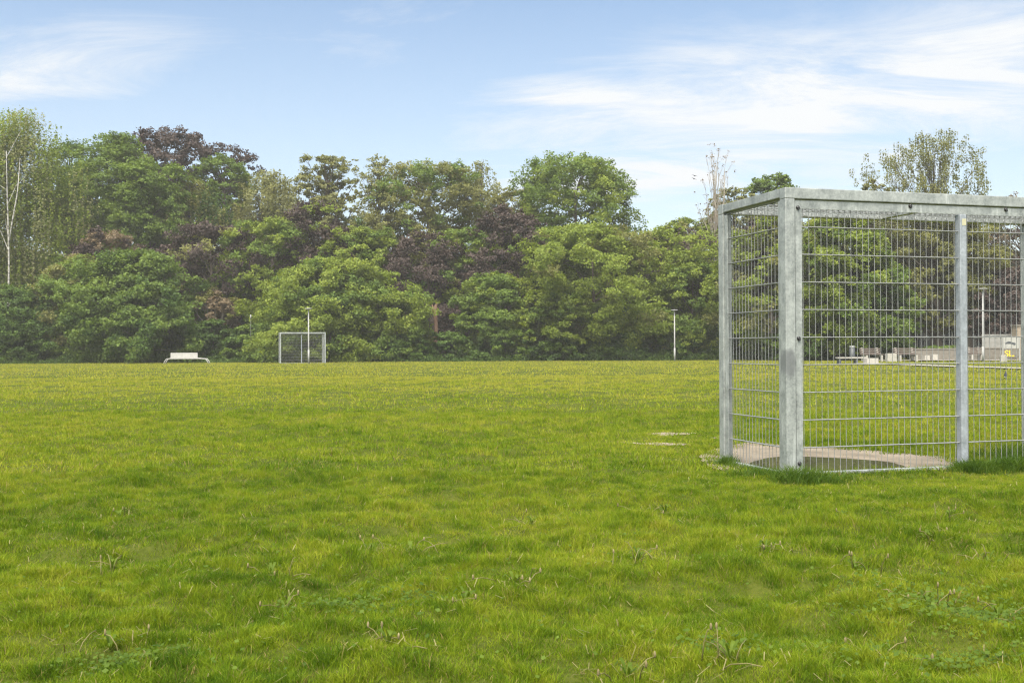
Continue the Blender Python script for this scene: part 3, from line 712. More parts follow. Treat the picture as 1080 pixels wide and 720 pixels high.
T('dim green crown filling the gap under the thin pale trees', 330, 440, 228, 100, 300, 'round', 'olive', 12000, 70, csz=.14, second=('dark', .4), dens=2.2, L=.185)
T('dim green crown under the pale drooping birch', 236, 330, 222, 101, 300, 'round', 'olive', 11000, 70, csz=.14, second=('green', .4), dens=2.2, L=.185)
T('dim green crown between birch and bright maple', 30, 110, 190, 101, 300, 'round', 'green', 11000, 70, csz=.14, second=('dark', .4), dens=2.2, L=.185)
# middle row
T('tall weeping birch with white forked trunk at left edge', -52, 68, 114, 88, 318, 'round', 'pale', 44000, 210, name='birch_tree', droop=.8, csz=.11, bark='birch', limbs=7, trunk_r=.11, fork=True, second=('lime', .6), hollow=.5, toff=(2.5, -5.3))
T('reddish brown purple shrub below the big bright green maple', 66, 150, 240, 86, 320, 'dome', 'purple', 11000, 60, name='purple_hazel', cat='bush', csz=.15, second=('brown', .45))
T('wide dusky purple tree between hazel and hornbeam', 172, 275, 236, 87, 335, 'round', 'purple', 17000, 85, name='purple_plum', csz=.14, second=('olive', .14))
T('light green tree behind the left shoulder of the hornbeam', 232, 320, 232, 86, 330, 'round', 'lime', 15000, 80, csz=.14, second=('green', .4))
T('dark purple plum standing above the hornbeam', 290, 374, 212, 86.5, 330, 'egg', 'purple', 15000, 80, name='purple_plum', csz=.14, lump=.3, second=('lime', .06))
T('light green tree right above the hornbeam', 346, 424, 240, 85.5, 330, 'round', 'lime', 14000, 75, csz=.14, second=('green', .35))
T('tall purple plum reaching down into the dark gap', 404, 502, 242, 87, 372, 'egg', 'purple', 18000, 90, name='purple_plum', csz=.14, second=('olive', .14))
T('fresh green tree between two purple plums', 452, 530, 240, 88, 330, 'round', 'green', 11000, 60, csz=.14, second=('lime', .4))
T('purple plum left of the big round oak', 498, 578, 214, 87, 330, 'egg', 'purple', 14000, 75, name='purple_plum', csz=.14, second=('green', .08))
T('small green tree under the big round oak', 548, 610, 238, 86, 330, 'round', 'green', 9000, 50, csz=.15)
T('reddish purple plum behind the yellow green maple', 650, 772, 244, 86.5, 330, 'round', 'purple', 15000, 80, name='purple_plum', csz=.14, second=('lime', .3))
T('light green tree in the dip right of the maple', 660, 740, 240, 85, 320, 'round', 'lime', 10000, 60, csz=.14)
# front row
T('dark glossy laurel bush at far left edge', -36, 72, 300, 81, None, 'dome', 'dark', 22000, 80, name='laurel_bush', cat='bush', csz=.17, second=('green', .2))
T('soft olive green bush between birch and hazel', 36, 128, 268, 82.5, None, 'egg', 'green', 19000, 85, name='hazel_bush', cat='bush', csz=.16, second=('olive', .4))
T('large leafy hazel with thin pale stem left of the white bench', 78, 216, 262, 80.5, None, 'dome', 'green', 34000, 115, name='hazel_bush', cat='bush', csz=.15, L=.185, second=('dark', .3), trunk_r=.07, bark='palebark')
T('tan dry shrub with bare twigs above the dark low bush', 206, 252, 306, 82.5, 372, 'fan', 'brown', 5000, 40, name='dry_shrub', cat='bush', csz=.14, upright=.3, limbs=34, bark='palebark', second=('olive', .2))
T('low dark bush right of the white bench', 196, 252, 336, 80.5, None, 'dome', 'dark', 12000, 42, name='laurel_bush', cat='bush', csz=.19)
T('low green bush left of the distant goal', 236, 304, 342, 80, None, 'dome', 'dark', 13000, 46, name='laurel_bush', cat='bush', csz=.19, second=('green', .4))
T('huge round hornbeam with yellow green top behind the distant goal', 254, 444, 272, 81, None, 'dome', 'lime', 56000, 175, name='hornbeam', csz=.12, second=('green', .25), L=.165)
T('bright green young tree right of the dark gap', 480, 562, 286, 81, None, 'egg', 'green', 23000, 90, name='hornbeam', csz=.15, second=('lime', .2))
T('large yellow green maple in the middle right of the tree line', 545, 708, 236, 82, 372, 'round', 'lime', 46000, 150, name='maple_tree', csz=.12, second=('olive', .15), L=.17)
T('low spreading maple bough in front of the large maple', 545, 628, 305, 79.5, 372, 'round', 'lime', 14000, 60, name='maple_tree', csz=.15, second=('green', .3))
T('yellow green tree behind the lone lamp post', 682, 772, 270, 81, None, 'egg', 'lime', 20000, 85, name='maple_tree', csz=.15, second=('green', .45))
for i, (a, b, yt, lab) in enumerate(((440, 500, 350, 'low dark bush in the gap beside the torn trunk'), (490, 575, 346, 'low dark bush below the bright green young tree'), (560, 640, 354, 'dark ground bush under the maple left half'),
                       (625, 705, 350, 'dark ground bush under the maple right half'), (690, 775, 346, 'dark ground bush at the foot of the lone lamp post'), (-40, 50, 345, 'leafy low bush at the left edge foot of the laurel'), (370, 450, 352, 'low bush at the right foot of the hornbeam'))):
    T(lab, a, b, yt, 79.2, None, 'dome', 'dark', 9000, 36, name='low_bush', cat='bush', csz=.2, limbs=6, second=('green', .25), deep=.55)
# right block behind the benches, nearer
T('yellow green tree behind the left mesh side of the goal cage', 768, 856, 224, 76, 372, 'egg', 'lime', 19000, 85, name='maple_tree', csz=.14, second=('olive', .3))
T('purple plum showing through the left mesh side of the goal cage', 782, 836, 232, 79, 320, 'round', 'purple', 8000, 50, name='purple_plum', csz=.15)
T('bright green tree behind the left part of the goal mesh', 838, 935, 218, 73, 372, 'egg', 'lime', 26000, 100, name='maple_tree', csz=.13, second=('green', .3))
T('rounded deep green tree just behind the waste bin', 872, 962, 262, 74, None, 'egg', 'green', 26000, 90, name='hornbeam', csz=.14, second=('dark', .35))
T('tall olive tree with thick grey trunks behind the benches', 940, 1040, 214, 78, 345, 'round', 'olive', 17000, 95, name='lime_tree', csz=.12, trunk_r=.36, limbs=34)
T('slim olive tree beside the thick trunks', 1000, 1046, 232, 77, 350, 'round', 'olive', 7000, 48, name='lime_tree', csz=.14, trunk_r=.25)
T('dark purple plum behind the leaning right lamp post', 1026, 1120, 282, 76, 368, 'egg', 'purple', 20000, 80, name='purple_plum', csz=.14)
T('dark bare branched tree with bright sky gaps at right edge', 1030, 1130, 205, 84, 310, 'round', 'brown', 4500, 70, name='bare_tree', csz=.10, limbs=60, lump=.3, second=('purple', .4))
T('dark green bush right behind the flat slab bench', 800, 900, 345, 75, None, 'dome', 'dark', 12000, 44, name='low_bush', cat='bush', csz=.19, second=('green', .3))
T('tree beyond the right edge of the lawn', 1110, 1230, 190, 80, 370, 'egg', 'green', 16000, 80, csz=.13)
T('tree beyond the left edge of the lawn', -170, -30, 150, 84, None, 'egg', 'green', 18000, 90, csz=.13)

# far wood filling the depth behind the rows: one mass
r = np.random.RandomState(5); n = 230000
xx = (r.rand(n) - 0.5) * 200; top = 8.2 + 4.5 * fbm(xx * 0.12 + 9, xx * 0 + 3, 3)
zz = r.rand(n) ** 0.85 * top; yy = 105 + r.rand(n) * 8 + 1.5 * np.sin(zz * 1.3 + xx)
V, Qd = leaf_quads(np.stack([xx, yy, zz], 1), rnd_dirs(r, n) + np.array([0, -.3, .4]), 0.62 * (0.6 + r.rand(n) * .8), r)
tag(np_mesh('woodland', V, Qd, M['dark']), 'dim far woodland mass behind the tree line', 'woodland', kind='stuff')
# rough edge growth at the foot of the trees
n = 42000; xx = gx(-120 + r.rand(n) * 1000, 78.0); yy = 77.4 + r.rand(n) * 4 + 0.5 * np.sin(xx * .4); zz = r.rand(n) ** 1.6 * (0.25 + 0.75 * fbm(xx * .5 + 4, yy * .4, 2)) * (0.5 + (yy - 77) * .32)
V, Qd = leaf_quads(np.stack([xx, yy, zz], 1), rnd_dirs(r, n) + np.array([0, 0, .3]), 0.17 * (0.6 + r.rand(n) * .8), r, .4)
tag(np_mesh('undergrowth', V, Qd, M['dark']), 'dark rough undergrowth along the foot of the trees', 'undergrowth', kind='stuff')

# torn trunk in the gap
def snag():
    d = 80.5; ro = empty('dead_tree', (gx(459, d), d, 0)); tag(ro, 'torn red brown dead trunk standing in the dark gap', 'tree', GROUP_T)
    z1 = zat(319, 459, d); mb = MB()
    mb.tube([(0.1, 0, -.1), (.0, 0, 1.2), (.08, 0, 2.4), (.0, .05, z1 * .8), (.06, 0, z1 - .25), (.16, 0, z1)], [.2, .17, .15, .17, .13, .03], 9)
    mb.tube([(.0, 0, z1 * .78), (-.16, 0, z1 * .9), (-.2, 0, z1 * .97)], [.12, .1, .02], 6)
    mb.build('trunk', M['redbark'], ro)
snag()

# ------------------------------------------------------------------ furniture by the trees
LAMPM = plain_mat('pale grey lamp paint', (0.25, 0.25, 0.24), (0.35, 0.345, 0.33), 12, 0.5)
WHITE = plain_mat('white paint', (0.32, 0.31, 0.285), (0.41, 0.40, 0.37), 8, 0.55)
CONC = plain_mat('concrete', (0.125, 0.112, 0.092), (0.205, 0.185, 0.155), 5, 0.9, bump=.3)
PALEC = plain_mat('pale concrete', (0.30, 0.285, 0.25), (0.42, 0.395, 0.35), 6, 0.9, bump=.3)
WOOD = plain_mat('weathered brown slats', (0.080, 0.062, 0.052), (0.155, 0.125, 0.105), 8, 0.75, stretch=(.3, 3, 3))
DARK = plain_mat('dark grey enamel', (0.045, 0.05, 0.058), (0.085, 0.092, 0.10), 8, 0.5)
def lamp(px, d, ytop, label, tilt=0.0, spur=False, hw=0.26):
    ro = empty('street_lamp', (gx(px, d), d, 0)); tag(ro, label, 'street lamp', 'lamp posts round the lawn')
    ro.rotation_euler = (0, tilt, 0)
    h = zat(ytop, px, d)
    MB().tube([(0, 0, -.2), (0, 0, 1.0), (0, 0, h - .08)], [.052, .048, .04], 10).build('pole', LAMPM, ro)
    MB().tube([(0, 0, 0), (0, 0, .9)], [.062, .062], 10).build('pole_base', LAMPM, ro)
    MB().tube([(0, 0, h - .16), (0, 0, h - .08), (0, 0, h - .05)], [.045, .07, .05], 12).build('collar', LAMPM, ro)
    MB().tube([(0, 0, h - .05), (0, 0, h - .035), (0, 0, h), (0, 0, h + .012)], [hw * .9, hw, hw * .8, hw * .2], 18).build('lamp_head', LAMPM, ro)
    if spur: MB().tube([(-hw * .85, 0, h), (-hw * .85, 0, h + .22)], [.03, .02], 8).build('light_sensor', LAMPM, ro)
lamp(325.5, 71.0, 325, 'pale lamp post standing in front of the distant goal')
lamp(711.5, 74.5, 326.5, 'lone pale lamp post before the yellow green tree')
lamp(1036.5, 62.0, 304, 'lamp post with short sensor stub seen through the goal mesh', 0.006, True, .29)

def white_bench():
    d = 74.0; ro = empty('tube_bench', (gx(197, d), d, 0)); tag(ro, 'long white tube frame bench at the left end of the lawn', 'bench')
    s = d / F
    def X(px): return (px - 197) * s
    h = 0.34
    for y in (-.2, .2):
        MB().tube([(X(173.2), y, -.05), (X(174.5), y, h * .45), (X(176.5), y, h - .02), (X(180), y, h), (X(212), y, h), (X(217.6), y, h - .02), (X(219.5), y, h * .45), (X(221), y, -.05)], .032, 8).build('tube_frame', WHITE, ro)
    mb = MB()
    for k in range(4): mb.box(X(180), X(213), -.2 + k * .105, -.2 + k * .105 + .09, h + .033, h + .06, .004)
    mb.build('seat', WHITE, ro)
    mb = MB(); mb.box(X(178.8), X(207.5), .19, .225, h + .07, h + .40, .01); mb.build('backrest', WHITE, ro)
    for px in (182, 193, 204): MB().box(X(px) - .025, X(px) + .025, .226, .25, h, h + .36, .004).build('back_bracket', WHITE, ro)
white_bench()

def slat_bench(px0, px1, d, label, rz=0.0):
    w = (px1 - px0) / F * d; ro = empty('slat_bench', (gx((px0 + px1) / 2, d), d, 0), rz); tag(ro, label, 'bench', 'park benches behind the goal')
    for x in (-w * .36, w * .36):
        mb = MB(); mb.prism([(-.28, -.05), (-.16, -.05), (-.14, .30), (.18, .30), (.22, -.05), (.34, -.05), (.30, .42), (.44, .86), (.34, .86), (.22, .44), (-.26, .40)], (0, 1, 0), (0, 0, 1), (1, 0, 0), x - .06, x + .06)
        mb.build('leg', PALEC, ro)
    mb = MB()
    for k in range(4): mb.box(-w / 2, w / 2, -.25 + k * .125, -.25 + k * .125 + .10, .425, .465, .006)
    mb.build('seat', WOOD, ro)
    mb = MB()
    for k, (y, z) in enumerate(((.275, .52), (.315, .65), (.355, .78))): mb.box(-w / 2, w / 2, y - .05, y - .012, z - .05, z + .05, .006)
    mb.build('backrest', WOOD, ro)
slat_bench(908, 932, 66.5, 'brown slatted park bench nearest the waste bin', math.radians(12))
slat_bench(943, 969, 66.5, 'brown slatted park bench between concrete blocks before the low wall', math.radians(10))
slat_bench(1022, 1036, 67.0, 'short brown slatted bench left of the lamp post and the notice board', math.radians(0))
def slab_bench():
    d = 58.0; w = 31 / F * d; ro = empty('slab_bench', (gx(897.5, d), d, 0), math.radians(4)); tag(ro, 'low flat slab bench without back at the path end', 'bench', 'park benches behind the goal')
    MB().box(-w / 2, w / 2, -.22, .22, .30, .37, .012).build('seat', PALEC, ro)
    for x in (-w * .46, w * .12): MB().box(x, x + .12, -.18, .18, -.05, .299, .01).build('leg', DARK, ro)
slab_bench()
def block(px0, px1, d, ytop, label, rz=0):
    w = (px1 - px0) / F * d; h = zat(ytop, (px0 + px1) / 2, d)
    mb = MB(); mb.prism([(-w / 2, -.05), (w / 2, -.05), (w / 2 * .94, h), (-w / 2 * .94, h)], (1, 0, 0), (0, 0, 1), (0, 1, 0), -.25, .25)
    bmesh.ops.bevel(mb.bm, geom=list(mb.bm.edges), offset=.02, segments=2, affect='EDGES')
    o = mb.build('concrete_block', PALEC); o.location = (gx((px0 + px1) / 2, d), d, 0); o.rotation_euler = (0, 0, rz)
    tag(o, label, 'concrete block', 'pale concrete blocks by the benches')
block(912, 925, 57.6, 377.6, 'pale concrete block at the end of the flat slab bench', .06)
block(934.5, 944.5, 66, 372.5, 'pale concrete block between the two long slatted benches')
block(973.5, 979.5, 67.5, 374.5, 'left pale block of the pair before the low wall')
block(981.5, 988, 67.5, 373.5, 'right pale block of the pair before the low wall')
def bin_():
    d = 70.0; ro = empty('waste_bin', (gx(898.7, d), d, 0)); tag(ro, 'dark grey upright waste bin behind the flat slab bench', 'waste bin')
    h = zat(364.5, 898, d)
    MB().tube([(0, 0, .12), (0, 0, .2), (0, 0, h - .12)], [.16, .175, .18], 16).build('body', DARK, ro)
    MB().tube([(0, 0, h - .119), (0, 0, h - .08), (0, 0, h - .01), (0, 0, h)], [.19, .195, .17, .1], 16).build('lid', GWIRE, ro)
    MB().tube([(0, .2, -.1), (0, .2, h - .05)], .035, 8).build('post', DARK, ro)
bin_()
# low wall, taller wall, pillar
def wall(px0, px1, d0, d1, ytop, name, label, mat, th=.3, cap=True):
    a = Vector((gx(px0, d0), d0, 0)); b = Vector((gx(px1, d1), d1, 0)); L = (b - a).length
    ro = empty(name, a, math.atan2((b - a).y, (b - a).x)); tag(ro, label, 'wall')
    h = zat(ytop, (px0 + px1) / 2, (d0 + d1) / 2)
    mb = MB(); k = 0; n = max(1, round(L / 2.4))
    for i in range(n): mb.box(L * i / n + .006, L * (i + 1) / n - .006, 0, th, -.2, h - .08, .008)
    mb.build('panel', mat, ro)
    MB().box(-.03, L + .03, -.03, th + .03, h - .079, h, .01).build('coping', mat, ro)
wall(962, 1019, 68.5, 68.5, 367.2, 'low_wall', 'low tan concrete wall behind the pale blocks', CONC)
wall(1019.5, 1062, 69.5, 68.5, 366.5, 'low_wall', 'grey concrete wall right of the goal mid post', CONC)
wall(1036, 1066, 71.5, 71.0, 352.5, 'retaining_wall', 'taller grey concrete wall behind the notice board', plain_mat('grey concrete', (0.20, .195, .18), (.32, .31, .29), 4, .9))
def pillar():
    d = 70.0; ro = empty('brick_pillar', (gx(1078, d), d, 0)); tag(ro, 'square tan brick pillar at the right edge behind the board', 'pillar')
    h = zat(343.5, 1078, d); mb = MB()
    k = 0; z = -.1
    while z < h - .1:
        mb.box(-.5, .5, -.4, .4, z, z + .085, .006); mb.box(-.49, .49, -.39, .39, z + .0851, z + .0999, 0); z += .1
    mb.build('shaft', plain_mat('tan brick', (.24, .19, .14), (.36, .30, .23), 5, .9), ro)
    MB().box(-.56, .56, -.46, .46, z + .001, z + .1, .01).build('cap', CONC, ro)
pillar()
def text_mesh(body, size, mat, parent, loc, ext=.004):
    cu = bpy.data.curves.new('lettering', 'FONT'); cu.body = body; cu.size = size; cu.extrude = ext; cu.offset = size * .025; cu.align_x = 'CENTER'
    o = bpy.data.objects.new('lettering', cu); COL.objects.link(o)
    bpy.context.view_layer.update()
    me = bpy.data.meshes.new_from_object(o.evaluated_get(bpy.context.evaluated_depsgraph_get()))
    bpy.data.objects.remove(o); me.materials.clear(); me.materials.append(mat)
    q = link(bpy.data.objects.new('lettering', me), parent); q.location = loc; q.rotation_euler = (PI / 2, 0, 0); return q
def board():
    d = 64.0; s = d / F; ro = empty('notice_board', (gx(1066, d), d, 0)); tag(ro, 'white notice board with grey streak over yellow letters', 'notice board')
    def Z(y): return zat(y, 1066, d)
    x0, x1 = (1057.5 - 1066) * s, (1075 - 1066) * s
    for x in (x0, x1): MB().box(x - .035, x + .035, -.035, .035, -.1, Z(355), .005).build('post', LAMPM, ro)
    MB().box(x0 + .04, x1 - .04, -.03, .02, Z(367.3), Z(355.6), .01).build('panel', WHITE, ro)
    mb = MB()   # a brush stroke of grey across the panel
    up = [(x0 + .12, Z(361.6)), (x0 + .32, Z(359.8)), (x0 + .5, Z(360.4)), (x0 + .7, Z(361.6)), (x1 - .26, Z(361.2)), (x1 - .22, Z(363.0)), (x0 + .7, Z(364.0)), (x0 + .45, Z(362.6)), (x0 + .25, Z(362.4)), (x0 + .14, Z(363.0))]
    mb.prism(up, (1, 0, 0), (0, 0, 1), (0, 1, 0), -.036, -.0305); mb.build('grey_streak', DARK, ro)
    MB().box(x0 + .04, x1 - .04, -.03, .02, Z(377), Z(367.5), .01).build('lower_panel', CONC, ro)
    text_mesh('SL.', .50, plain_mat('yellow paint', (.75, .50, .02), (.85, .62, .04), 8, .5), ro, (-.09, -.034, Z(375.6)))
    MB().box(x0 - .22, x0 + .14, -.25, -.05, -.05, .38, .02).build('concrete_foot', PALEC, ro)
board()
# dim house behind the trees
def house():
    d = 92.0; ro = empty('pavilion', (gx(1000, d), d, 0)); tag(ro, 'dim low pavilion with white window bars behind the trunks', 'building')
    s = d / F; W = 130 * s; z0, z1 = 0, zat(340, 1000, d)
    DK = plain_mat('dark timber cladding', (.02, .02, .024), (.04, .04, .046), 5, .7)
    MB().box(-W / 2, W / 2, 0, 7, -.3, z1 - .3).build('wall', DK, ro)
    MB().prism([(-.6, z1 - .29), (7.6, z1 - .29), (7.6, z1), (3.5, z1 + .5), (-.6, z1)], (0, 1, 0), (0, 0, 1), (1, 0, 0), -W / 2 - .5, W / 2 + .5).build('roof', DK, ro)
    GL = plain_mat('window glass', (.02, .024, .03), (.03, .035, .04), 3, .08)
    for k, px in enumerate((952, 975, 996, 1012, 1028)):
        x = (px - 1000) * s; hw = .62
        mb = MB(); za, zb = zat(366, 1000, d), zat(348, 1000, d)
        for xx in (x - hw, x, x + hw): mb.box(xx - .04, xx + .04, -.06, -.002, za, zb, .004)
        for zz in (za - .07, (za + zb) / 2, zb + .001): mb.box(x - hw - .04, x + hw + .04, -.062, -.001, zz, zz + .07, .004)
        w = mb.build('window', WHITE, ro); MB().box(x - hw + .041, x - .041, -.03, -.003, za + .01, zb - .01).box(x + .041, x + hw - .041, -.03, -.003, za + .01, zb - .01).build('pane', GL, w)
house()
def rail_fence():
    d = 80.0; ro = empty('rail_fence', (gx(985, d), d, 0)); tag(ro, 'thin white rail fence in front of the dim pavilion', 'fence')
    s = d / F
    for px in (970, 990, 1010, 1030, 1050): MB().tube([((px - 985) * s, 0, -.1), ((px - 985) * s, 0, 1.42)], .035, 8).build('post', WHITE, ro)
    for z in (.9, 1.36): MB().box(-15 * s, 65 * s, -.02, .02, z, z + .05, .004).build('rail', WHITE, ro)
rail_fence()
d = 79.0
T('clipped green hedge strip behind the low concrete wall', 955, 1040, 364.5, 73, None, 'dome', 'green', 8000, 60, name='hedge', cat='hedge', csz=.14, deep=.08, limbs=4)
# marker pole in the bushes
ro = MB().tube([(0, 0, -.1), (0, 0, zat(334, 264.5, 79))], [.006, .006], 6).tube([(0, 0, zat(336.5, 264.5, 79)), (0, 0, zat(331.8, 264.5, 79))], [.05, .05], 8).build('marker_pole', LAMPM)
ro.location = (gx(264.5, 79), 79, 0); tag(ro, 'thin marker pole with white tip among bushes left of the distant goal', 'pole')

# path and paved strip
PATH = plain_mat('pale gravel path', (.26, .24, .20), (.38, .355, .31), 3, .95)
def strip(name, pts, w, z, label):
    pts = [Vector((x, y, 0)) for x, y in pts]; mb = MB(); L, R = [], []
    for i, p in enumerate(pts):
        t = (pts[min(i + 1, len(pts) - 1)] - pts[max(0, i - 1)]).normalized(); nn = Vector((-t.y, t.x, 0)); L.append(p + nn * w / 2); R.append(p - nn * w / 2)
    Lv = [mb.bm.verts.new((p.x, p.y, z)) for p in L]; Rv = [mb.bm.verts.new((p.x, p.y, z)) for p in R]
    for i in range(len(pts) - 1): mb.bm.faces.new((Rv[i], Rv[i + 1], Lv[i + 1], Lv[i]))
    o = mb.build(name, PATH); tag(o, label, 'path', kind='structure')
strip('path', [(gx(905, 58.5), 58.5), (gx(940, 54.5), 54.5), (gx(1000, 48.5), 48.5), (gx(1080, 43), 43.0), (gx(1180, 39), 39)], 1.2, .05, 'narrow pale path curving behind the goal cage')
strip('paving', [(gx(918, 67.6), 67.6), (gx(1000, 67.6), 67.6), (gx(1120, 66.5), 66.5)], 2.4, .075, 'pale paving under the benches')

# ------------------------------------------------------------------ birds
BLACK = plain_mat('black feathers', (.008, .008, .010), (.02, .02, .024), 30, .5)
def skin_mesh(name, verts, edges, radii, mat, parent=None, sub=2, root=0):
    me = bpy.data.meshes.new(name); me.from_pydata(verts, edges, []); o = bpy.data.objects.new(name, me); COL.objects.link(o)
    m = o.modifiers.new('skin', 'SKIN'); m.use_smooth_shade = True
    for i, v in enumerate(me.skin_vertices[0].data):
        v.radius = radii[i] if hasattr(radii[i], '__len__') else (radii[i], radii[i]); v.use_root = (i == root)
    s = o.modifiers.new('sub', 'SUBSURF'); s.levels = sub; s.render_levels = sub
    bpy.context.view_layer.update()
    m2 = bpy.data.meshes.new_from_object(o.evaluated_get(bpy.context.evaluated_depsgraph_get()))
    bpy.data.objects.remove(o); m2.name = name; m2.materials.clear(); m2.materials.append(mat)
    return link(bpy.data.objects.new(name, m2), parent)
def magpie_mat():
    m, nt, out = new_mat('black and white plumage')
    tc = nt.nodes.new('ShaderNodeTexCoord'); s = nt.nodes.new('ShaderNodeSeparateXYZ'); nt.links.new(tc.outputs['Object'], s.inputs[0])
    belly = math_(nt, 'MULTIPLY', sstep(nt, s.outputs[2], .085, .078), math_(nt, 'GREATER_THAN', s.outputs[2], .052))
    c = mixc(nt, belly, (.012, .012, .016), (.6, .6, .58))
    p = nt.nodes.new('ShaderNodeBsdfPrincipled'); nt.links.new(c, p.inputs['Base Color']); p.inputs['Roughness'].default_value = .45
    nt.links.new(p.outputs[0], out.inputs[0]); return m
x, y = gp(1060.3, 402)
b = skin_mesh('bird', [(0, 0, .105), (.045, 0, .125), (.07, 0, .165), (.088, 0, .195), (.115, 0, .193), (-.05, 0, .092), (-.11, 0, .082), (-.22, 0, .075), (.0, .022, .05), (.002, .022, .0), (.0, -.022, .05), (.002, -.022, .0), (.03, .022, 0), (.03, -.022, 0)],
              [(0, 1), (1, 2), (2, 3), (3, 4), (0, 5), (5, 6), (6, 7), (0, 8), (8, 9), (0, 10), (10, 11), (9, 12), (11, 13)], [.045, .042, .026, .023, .006, .036, .018, .012, .009, .004, .009, .004, .003, .003], magpie_mat())
b.location = (x, y, float(gz(x, y)) + .03); b.rotation_euler = (0, 0, math.radians(60)); tag(b, 'small black and white magpie standing on the lawn behind the goal mesh', 'bird')
def flyer(px, yy, label, rz):
    d = 60.0
    o = skin_mesh('flying_bird', [(0, 0, 0), (.09, 0, .01), (.14, 0, .01), (-.1, 0, 0), (-.2, 0, 0), (.03, .14, .05), (-.02, .3, .02), (.03, -.14, .05), (-.02, -.3, .02)],
              [(0, 1), (1, 2), (0, 3), (3, 4), (0, 5), (5, 6), (0, 7), (7, 8)], [.05, .035, .012, .035, .02, (.04, .015), (.02, .008), (.04, .015), (.02, .008)], BLACK)
    o.scale = (.55,) * 3; o.location = (gx(px, d), d, zat(yy, px, d)); o.rotation_euler = (math.radians(20), math.radians(-10), rz); tag(o, label, 'bird', 'two birds in the sky')
flyer(733.5, 185.3, 'upper tiny dark bird flying left of the bare tree', math.radians(70)); flyer(733.0, 188.6, 'lower tiny dark bird flying left of the bare tree', math.radians(110))

# ------------------------------------------------------------------ weeds
STALK = leaf_mat('straw dry stalks', [(.12, .115, .035), (.19, .17, .065), (.27, .235, .11)], .15, nscale=8)
FLUFF = plain_mat('grey seed head', (.12, .095, .035), (.27, .23, .11), 60, .95)
YELLOW = plain_mat('yellow petals', (.65, .45, .01), (.8, .6, .02), 30, .6)
SPOTS = [(118, 603, 'four', 'tall single stalk'), (390, 583, 'two', 'paired upright stalks'), (432, 588, 'three', 'kinked stalks'), (285, 616, 'three', 'short stubby stalks'), (541, 633, 'five', 'broken straw stalks'), (490, 645, 'two', 'low bent stalks'),
         (672, 603, 'four', 'splayed straw stalks'), (806, 588, 'three', 'pale short stalks'), (900, 608, 'three', 'long curved stalk'), (885, 552, 'two', 'slim pale stalks'), (975, 570, 'four', 'matted straw stalks'), (1040, 588, 'four', 'bushy pale stalks'),
         (975, 637, 'five', 'fallen pale stalks'), (925, 690, 'three', 'bent lying stalk'), (768, 712, 'five', 'cut straw stalks'), (115, 690, 'two', 'one leaning stalk'), (300, 645, 'three', 'brown headed stalks'), (125, 546, 'two', 'tiny seed heads'),
         (1050, 650, 'three', 'stalks among clover'), (560, 552, 'two', 'small dark heads'), (700, 548, 'two', 'slim stalks below the cage'), (408, 700, 'three', 'lying stalks by broad leaves'), (660, 712, 'two', 'low straw stubs'), (1000, 545, 'three', 'short pale stalks below the rail')]
CNT = {'two': 2, 'three': 3, 'four': 4, 'five': 5}
rp = random.Random(4)
for px, py, cn, desc in SPOTS:
    x, y = gp(px, py); ro = empty('dandelion', (x, y, float(gz(x, y))))
    where = 'left' if px < 360 else 'middle' if px < 700 else 'right'
    near = 'near' if py > 640 else 'further'
    tag(ro, 'spent dandelion with %s on the %s %s lawn' % (desc, near, where), 'dandelion', 'spent dandelions in the lawn')
    for k in range(CNT[cn] + 1):
        a = rp.random() * 2 * PI; up = rp.random(); h = 0.035 + .055 * up * up; ln = (1.1 - up) * .09 + .012
        bx, by = rp.gauss(0, .05), rp.gauss(0, .05)
        p = [(bx, by, -.005), (bx + math.cos(a) * ln * .3, by + math.sin(a) * ln * .3, h * .55), (bx + math.cos(a) * ln * .8, by + math.sin(a) * ln * .8, h * .95), (bx + math.cos(a) * ln * 1.25, by + math.sin(a) * ln * 1.25, h)]
        MB().tube(p, [.0021, .0019, .0016, .0014], 5).build('stalk', STALK, ro)
        if rp.random() < .4: continue
        e = Vector(p[-1]); hd = MB()
        yel = rp.random() < .0
        hd.tube([e + Vector((0, 0, -.004)), e + Vector((0, 0, .002)), e + Vector((0, 0, .009)), e + Vector((0, 0, .016))], [.002, .0036, .004 if not yel else .005, .0015], 8)
        hd.build('flower_head' if yel else 'seed_head', YELLOW if yel else FLUFF, ro)
    # basal leaves
    n = 7; V, Q = [], []
    for k in range(n):
        a = k * 2.399 + rp.random() * .5; l = .022 + .03 * rp.random(); w = .004 + .0035 * rp.random(); up = .03 * rp.random() + .025
        ca, sa = math.cos(a), math.sin(a); b0 = len(V)
        for t, ww, zz in ((0, .3, .01), (.35, .8, .7), (.7, 1, 1), (1.0, .15, .75)):
            for sg in (-1, 1): V.append((ca * l * t - sa * w * ww * sg, sa * l * t + ca * w * ww * sg, up * zz + .01))
        for i in range(3): Q.append((b0 + 2 * i, b0 + 2 * i + 1, b0 + 2 * i + 3, b0 + 2 * i + 2))
    np_mesh('leaves', np.array(V), np.array(Q), M['weed'], ro)
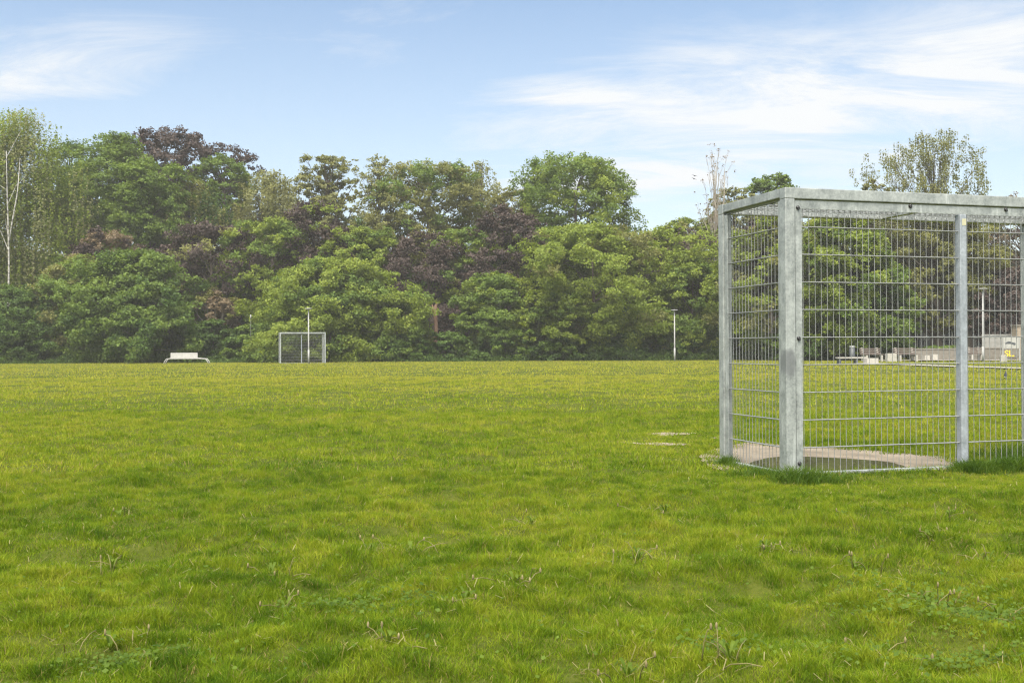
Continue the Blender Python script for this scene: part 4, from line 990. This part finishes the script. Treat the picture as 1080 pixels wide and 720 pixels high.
# broad-leaved ground cover, denser at lower right
r = np.random.RandomState(21); P_ = []
def patch(px, py, n, sx, sy, hh=.035):
    x, y = gp(px, py); P_.append(np.stack([x + r.normal(0, sx, n), y + r.normal(0, sy, n), r.rand(n) * hh + .012], 1))
patch(1045, 650, 900, .22, .16); patch(975, 650, 320, .18, .12); patch(1000, 625, 260, .25, .12); patch(930, 695, 220, .15, .08); patch(135, 705, 300, .09, .05); patch(770, 690, 160, .1, .06); patch(1030, 700, 260, .1, .06); patch(420, 640, 160, .12, .1); patch(365, 655, 220, .1, .07)
n = 1400; d_ = 2.6 + r.rand(n) * 5.5; P_.append(np.stack([(r.rand(n) * 2 - 1) * .6 * d_, d_, r.rand(n) * .03 + .012], 1))
Pp = np.concatenate(P_); Pp[:, 2] += gz(Pp[:, 0], Pp[:, 1])
V, Qd = leaf_quads(Pp, rnd_dirs(r, len(Pp)) * .55 + np.array([0, -.15, 1.0]), .015 * (.5 + r.rand(len(Pp)) * .9), r, .85)
tag(np_mesh('ground_cover', V, Qd, M['clover']), 'clover and small weed leaves scattered in the near lawn', 'ground cover', kind='stuff')
# dry straw and clippings lying in the turf, thicker round the spent dandelions
r = np.random.RandomState(33); n = 2600; d_ = np.sqrt(r.rand(n) * 78 + 6.2); sx_ = (r.rand(n) * 2 - 1) * .6 * d_; sy_ = d_
for px, py, cn, desc in SPOTS:
    x, y = gp(px, py); k = 26; sx_ = np.append(sx_, x + r.normal(0, .10, k)); sy_ = np.append(sy_, y + r.normal(0, .07, k))
n = len(sx_); a = r.rand(n) * PI; l = .008 + .018 * r.rand(n) ** 2; w = .0011 + .0008 * r.rand(n); z0 = gz(sx_, sy_) + .012 + .022 * r.rand(n); dz = r.normal(0, .008, n)
ca, sa = np.cos(a), np.sin(a)
V = np.stack([np.stack([sx_ + s1 * ca * l - s2 * sa * w, sy_ + s1 * sa * l + s2 * ca * w, z0 + s1 * dz], -1) for s1, s2 in ((-1, -1), (1, -1), (1, 1), (-1, 1))], 1).reshape(-1, 3)
tag(np_mesh('straw', V, np.arange(4 * n).reshape(-1, 4), STALK), 'dry straw bits lying loose in the near grass', 'straw', kind='stuff')
print('total polys', sum(len(o.data.polygons) for o in SC.objects if o.type == 'MESH'))

# ------------------------------------------------------------------ the air: faint even haze over the whole place
m, nt, out = new_mat('thin pale air')
pv = nt.nodes.new('ShaderNodeVolumePrincipled'); pv.inputs['Color'].default_value = (.97, .96, .92, 1); pv.inputs['Density'].default_value = 0.00065; pv.inputs['Anisotropy'].default_value = 0.0
nt.links.new(pv.outputs[0], out.inputs['Volume'])
hz = MB().box(-1100, 1100, -1100, 1100, -1.5, 32).build('haze', m); tag(hz, 'thin pale haze softening the far trees', 'haze', kind='stuff')
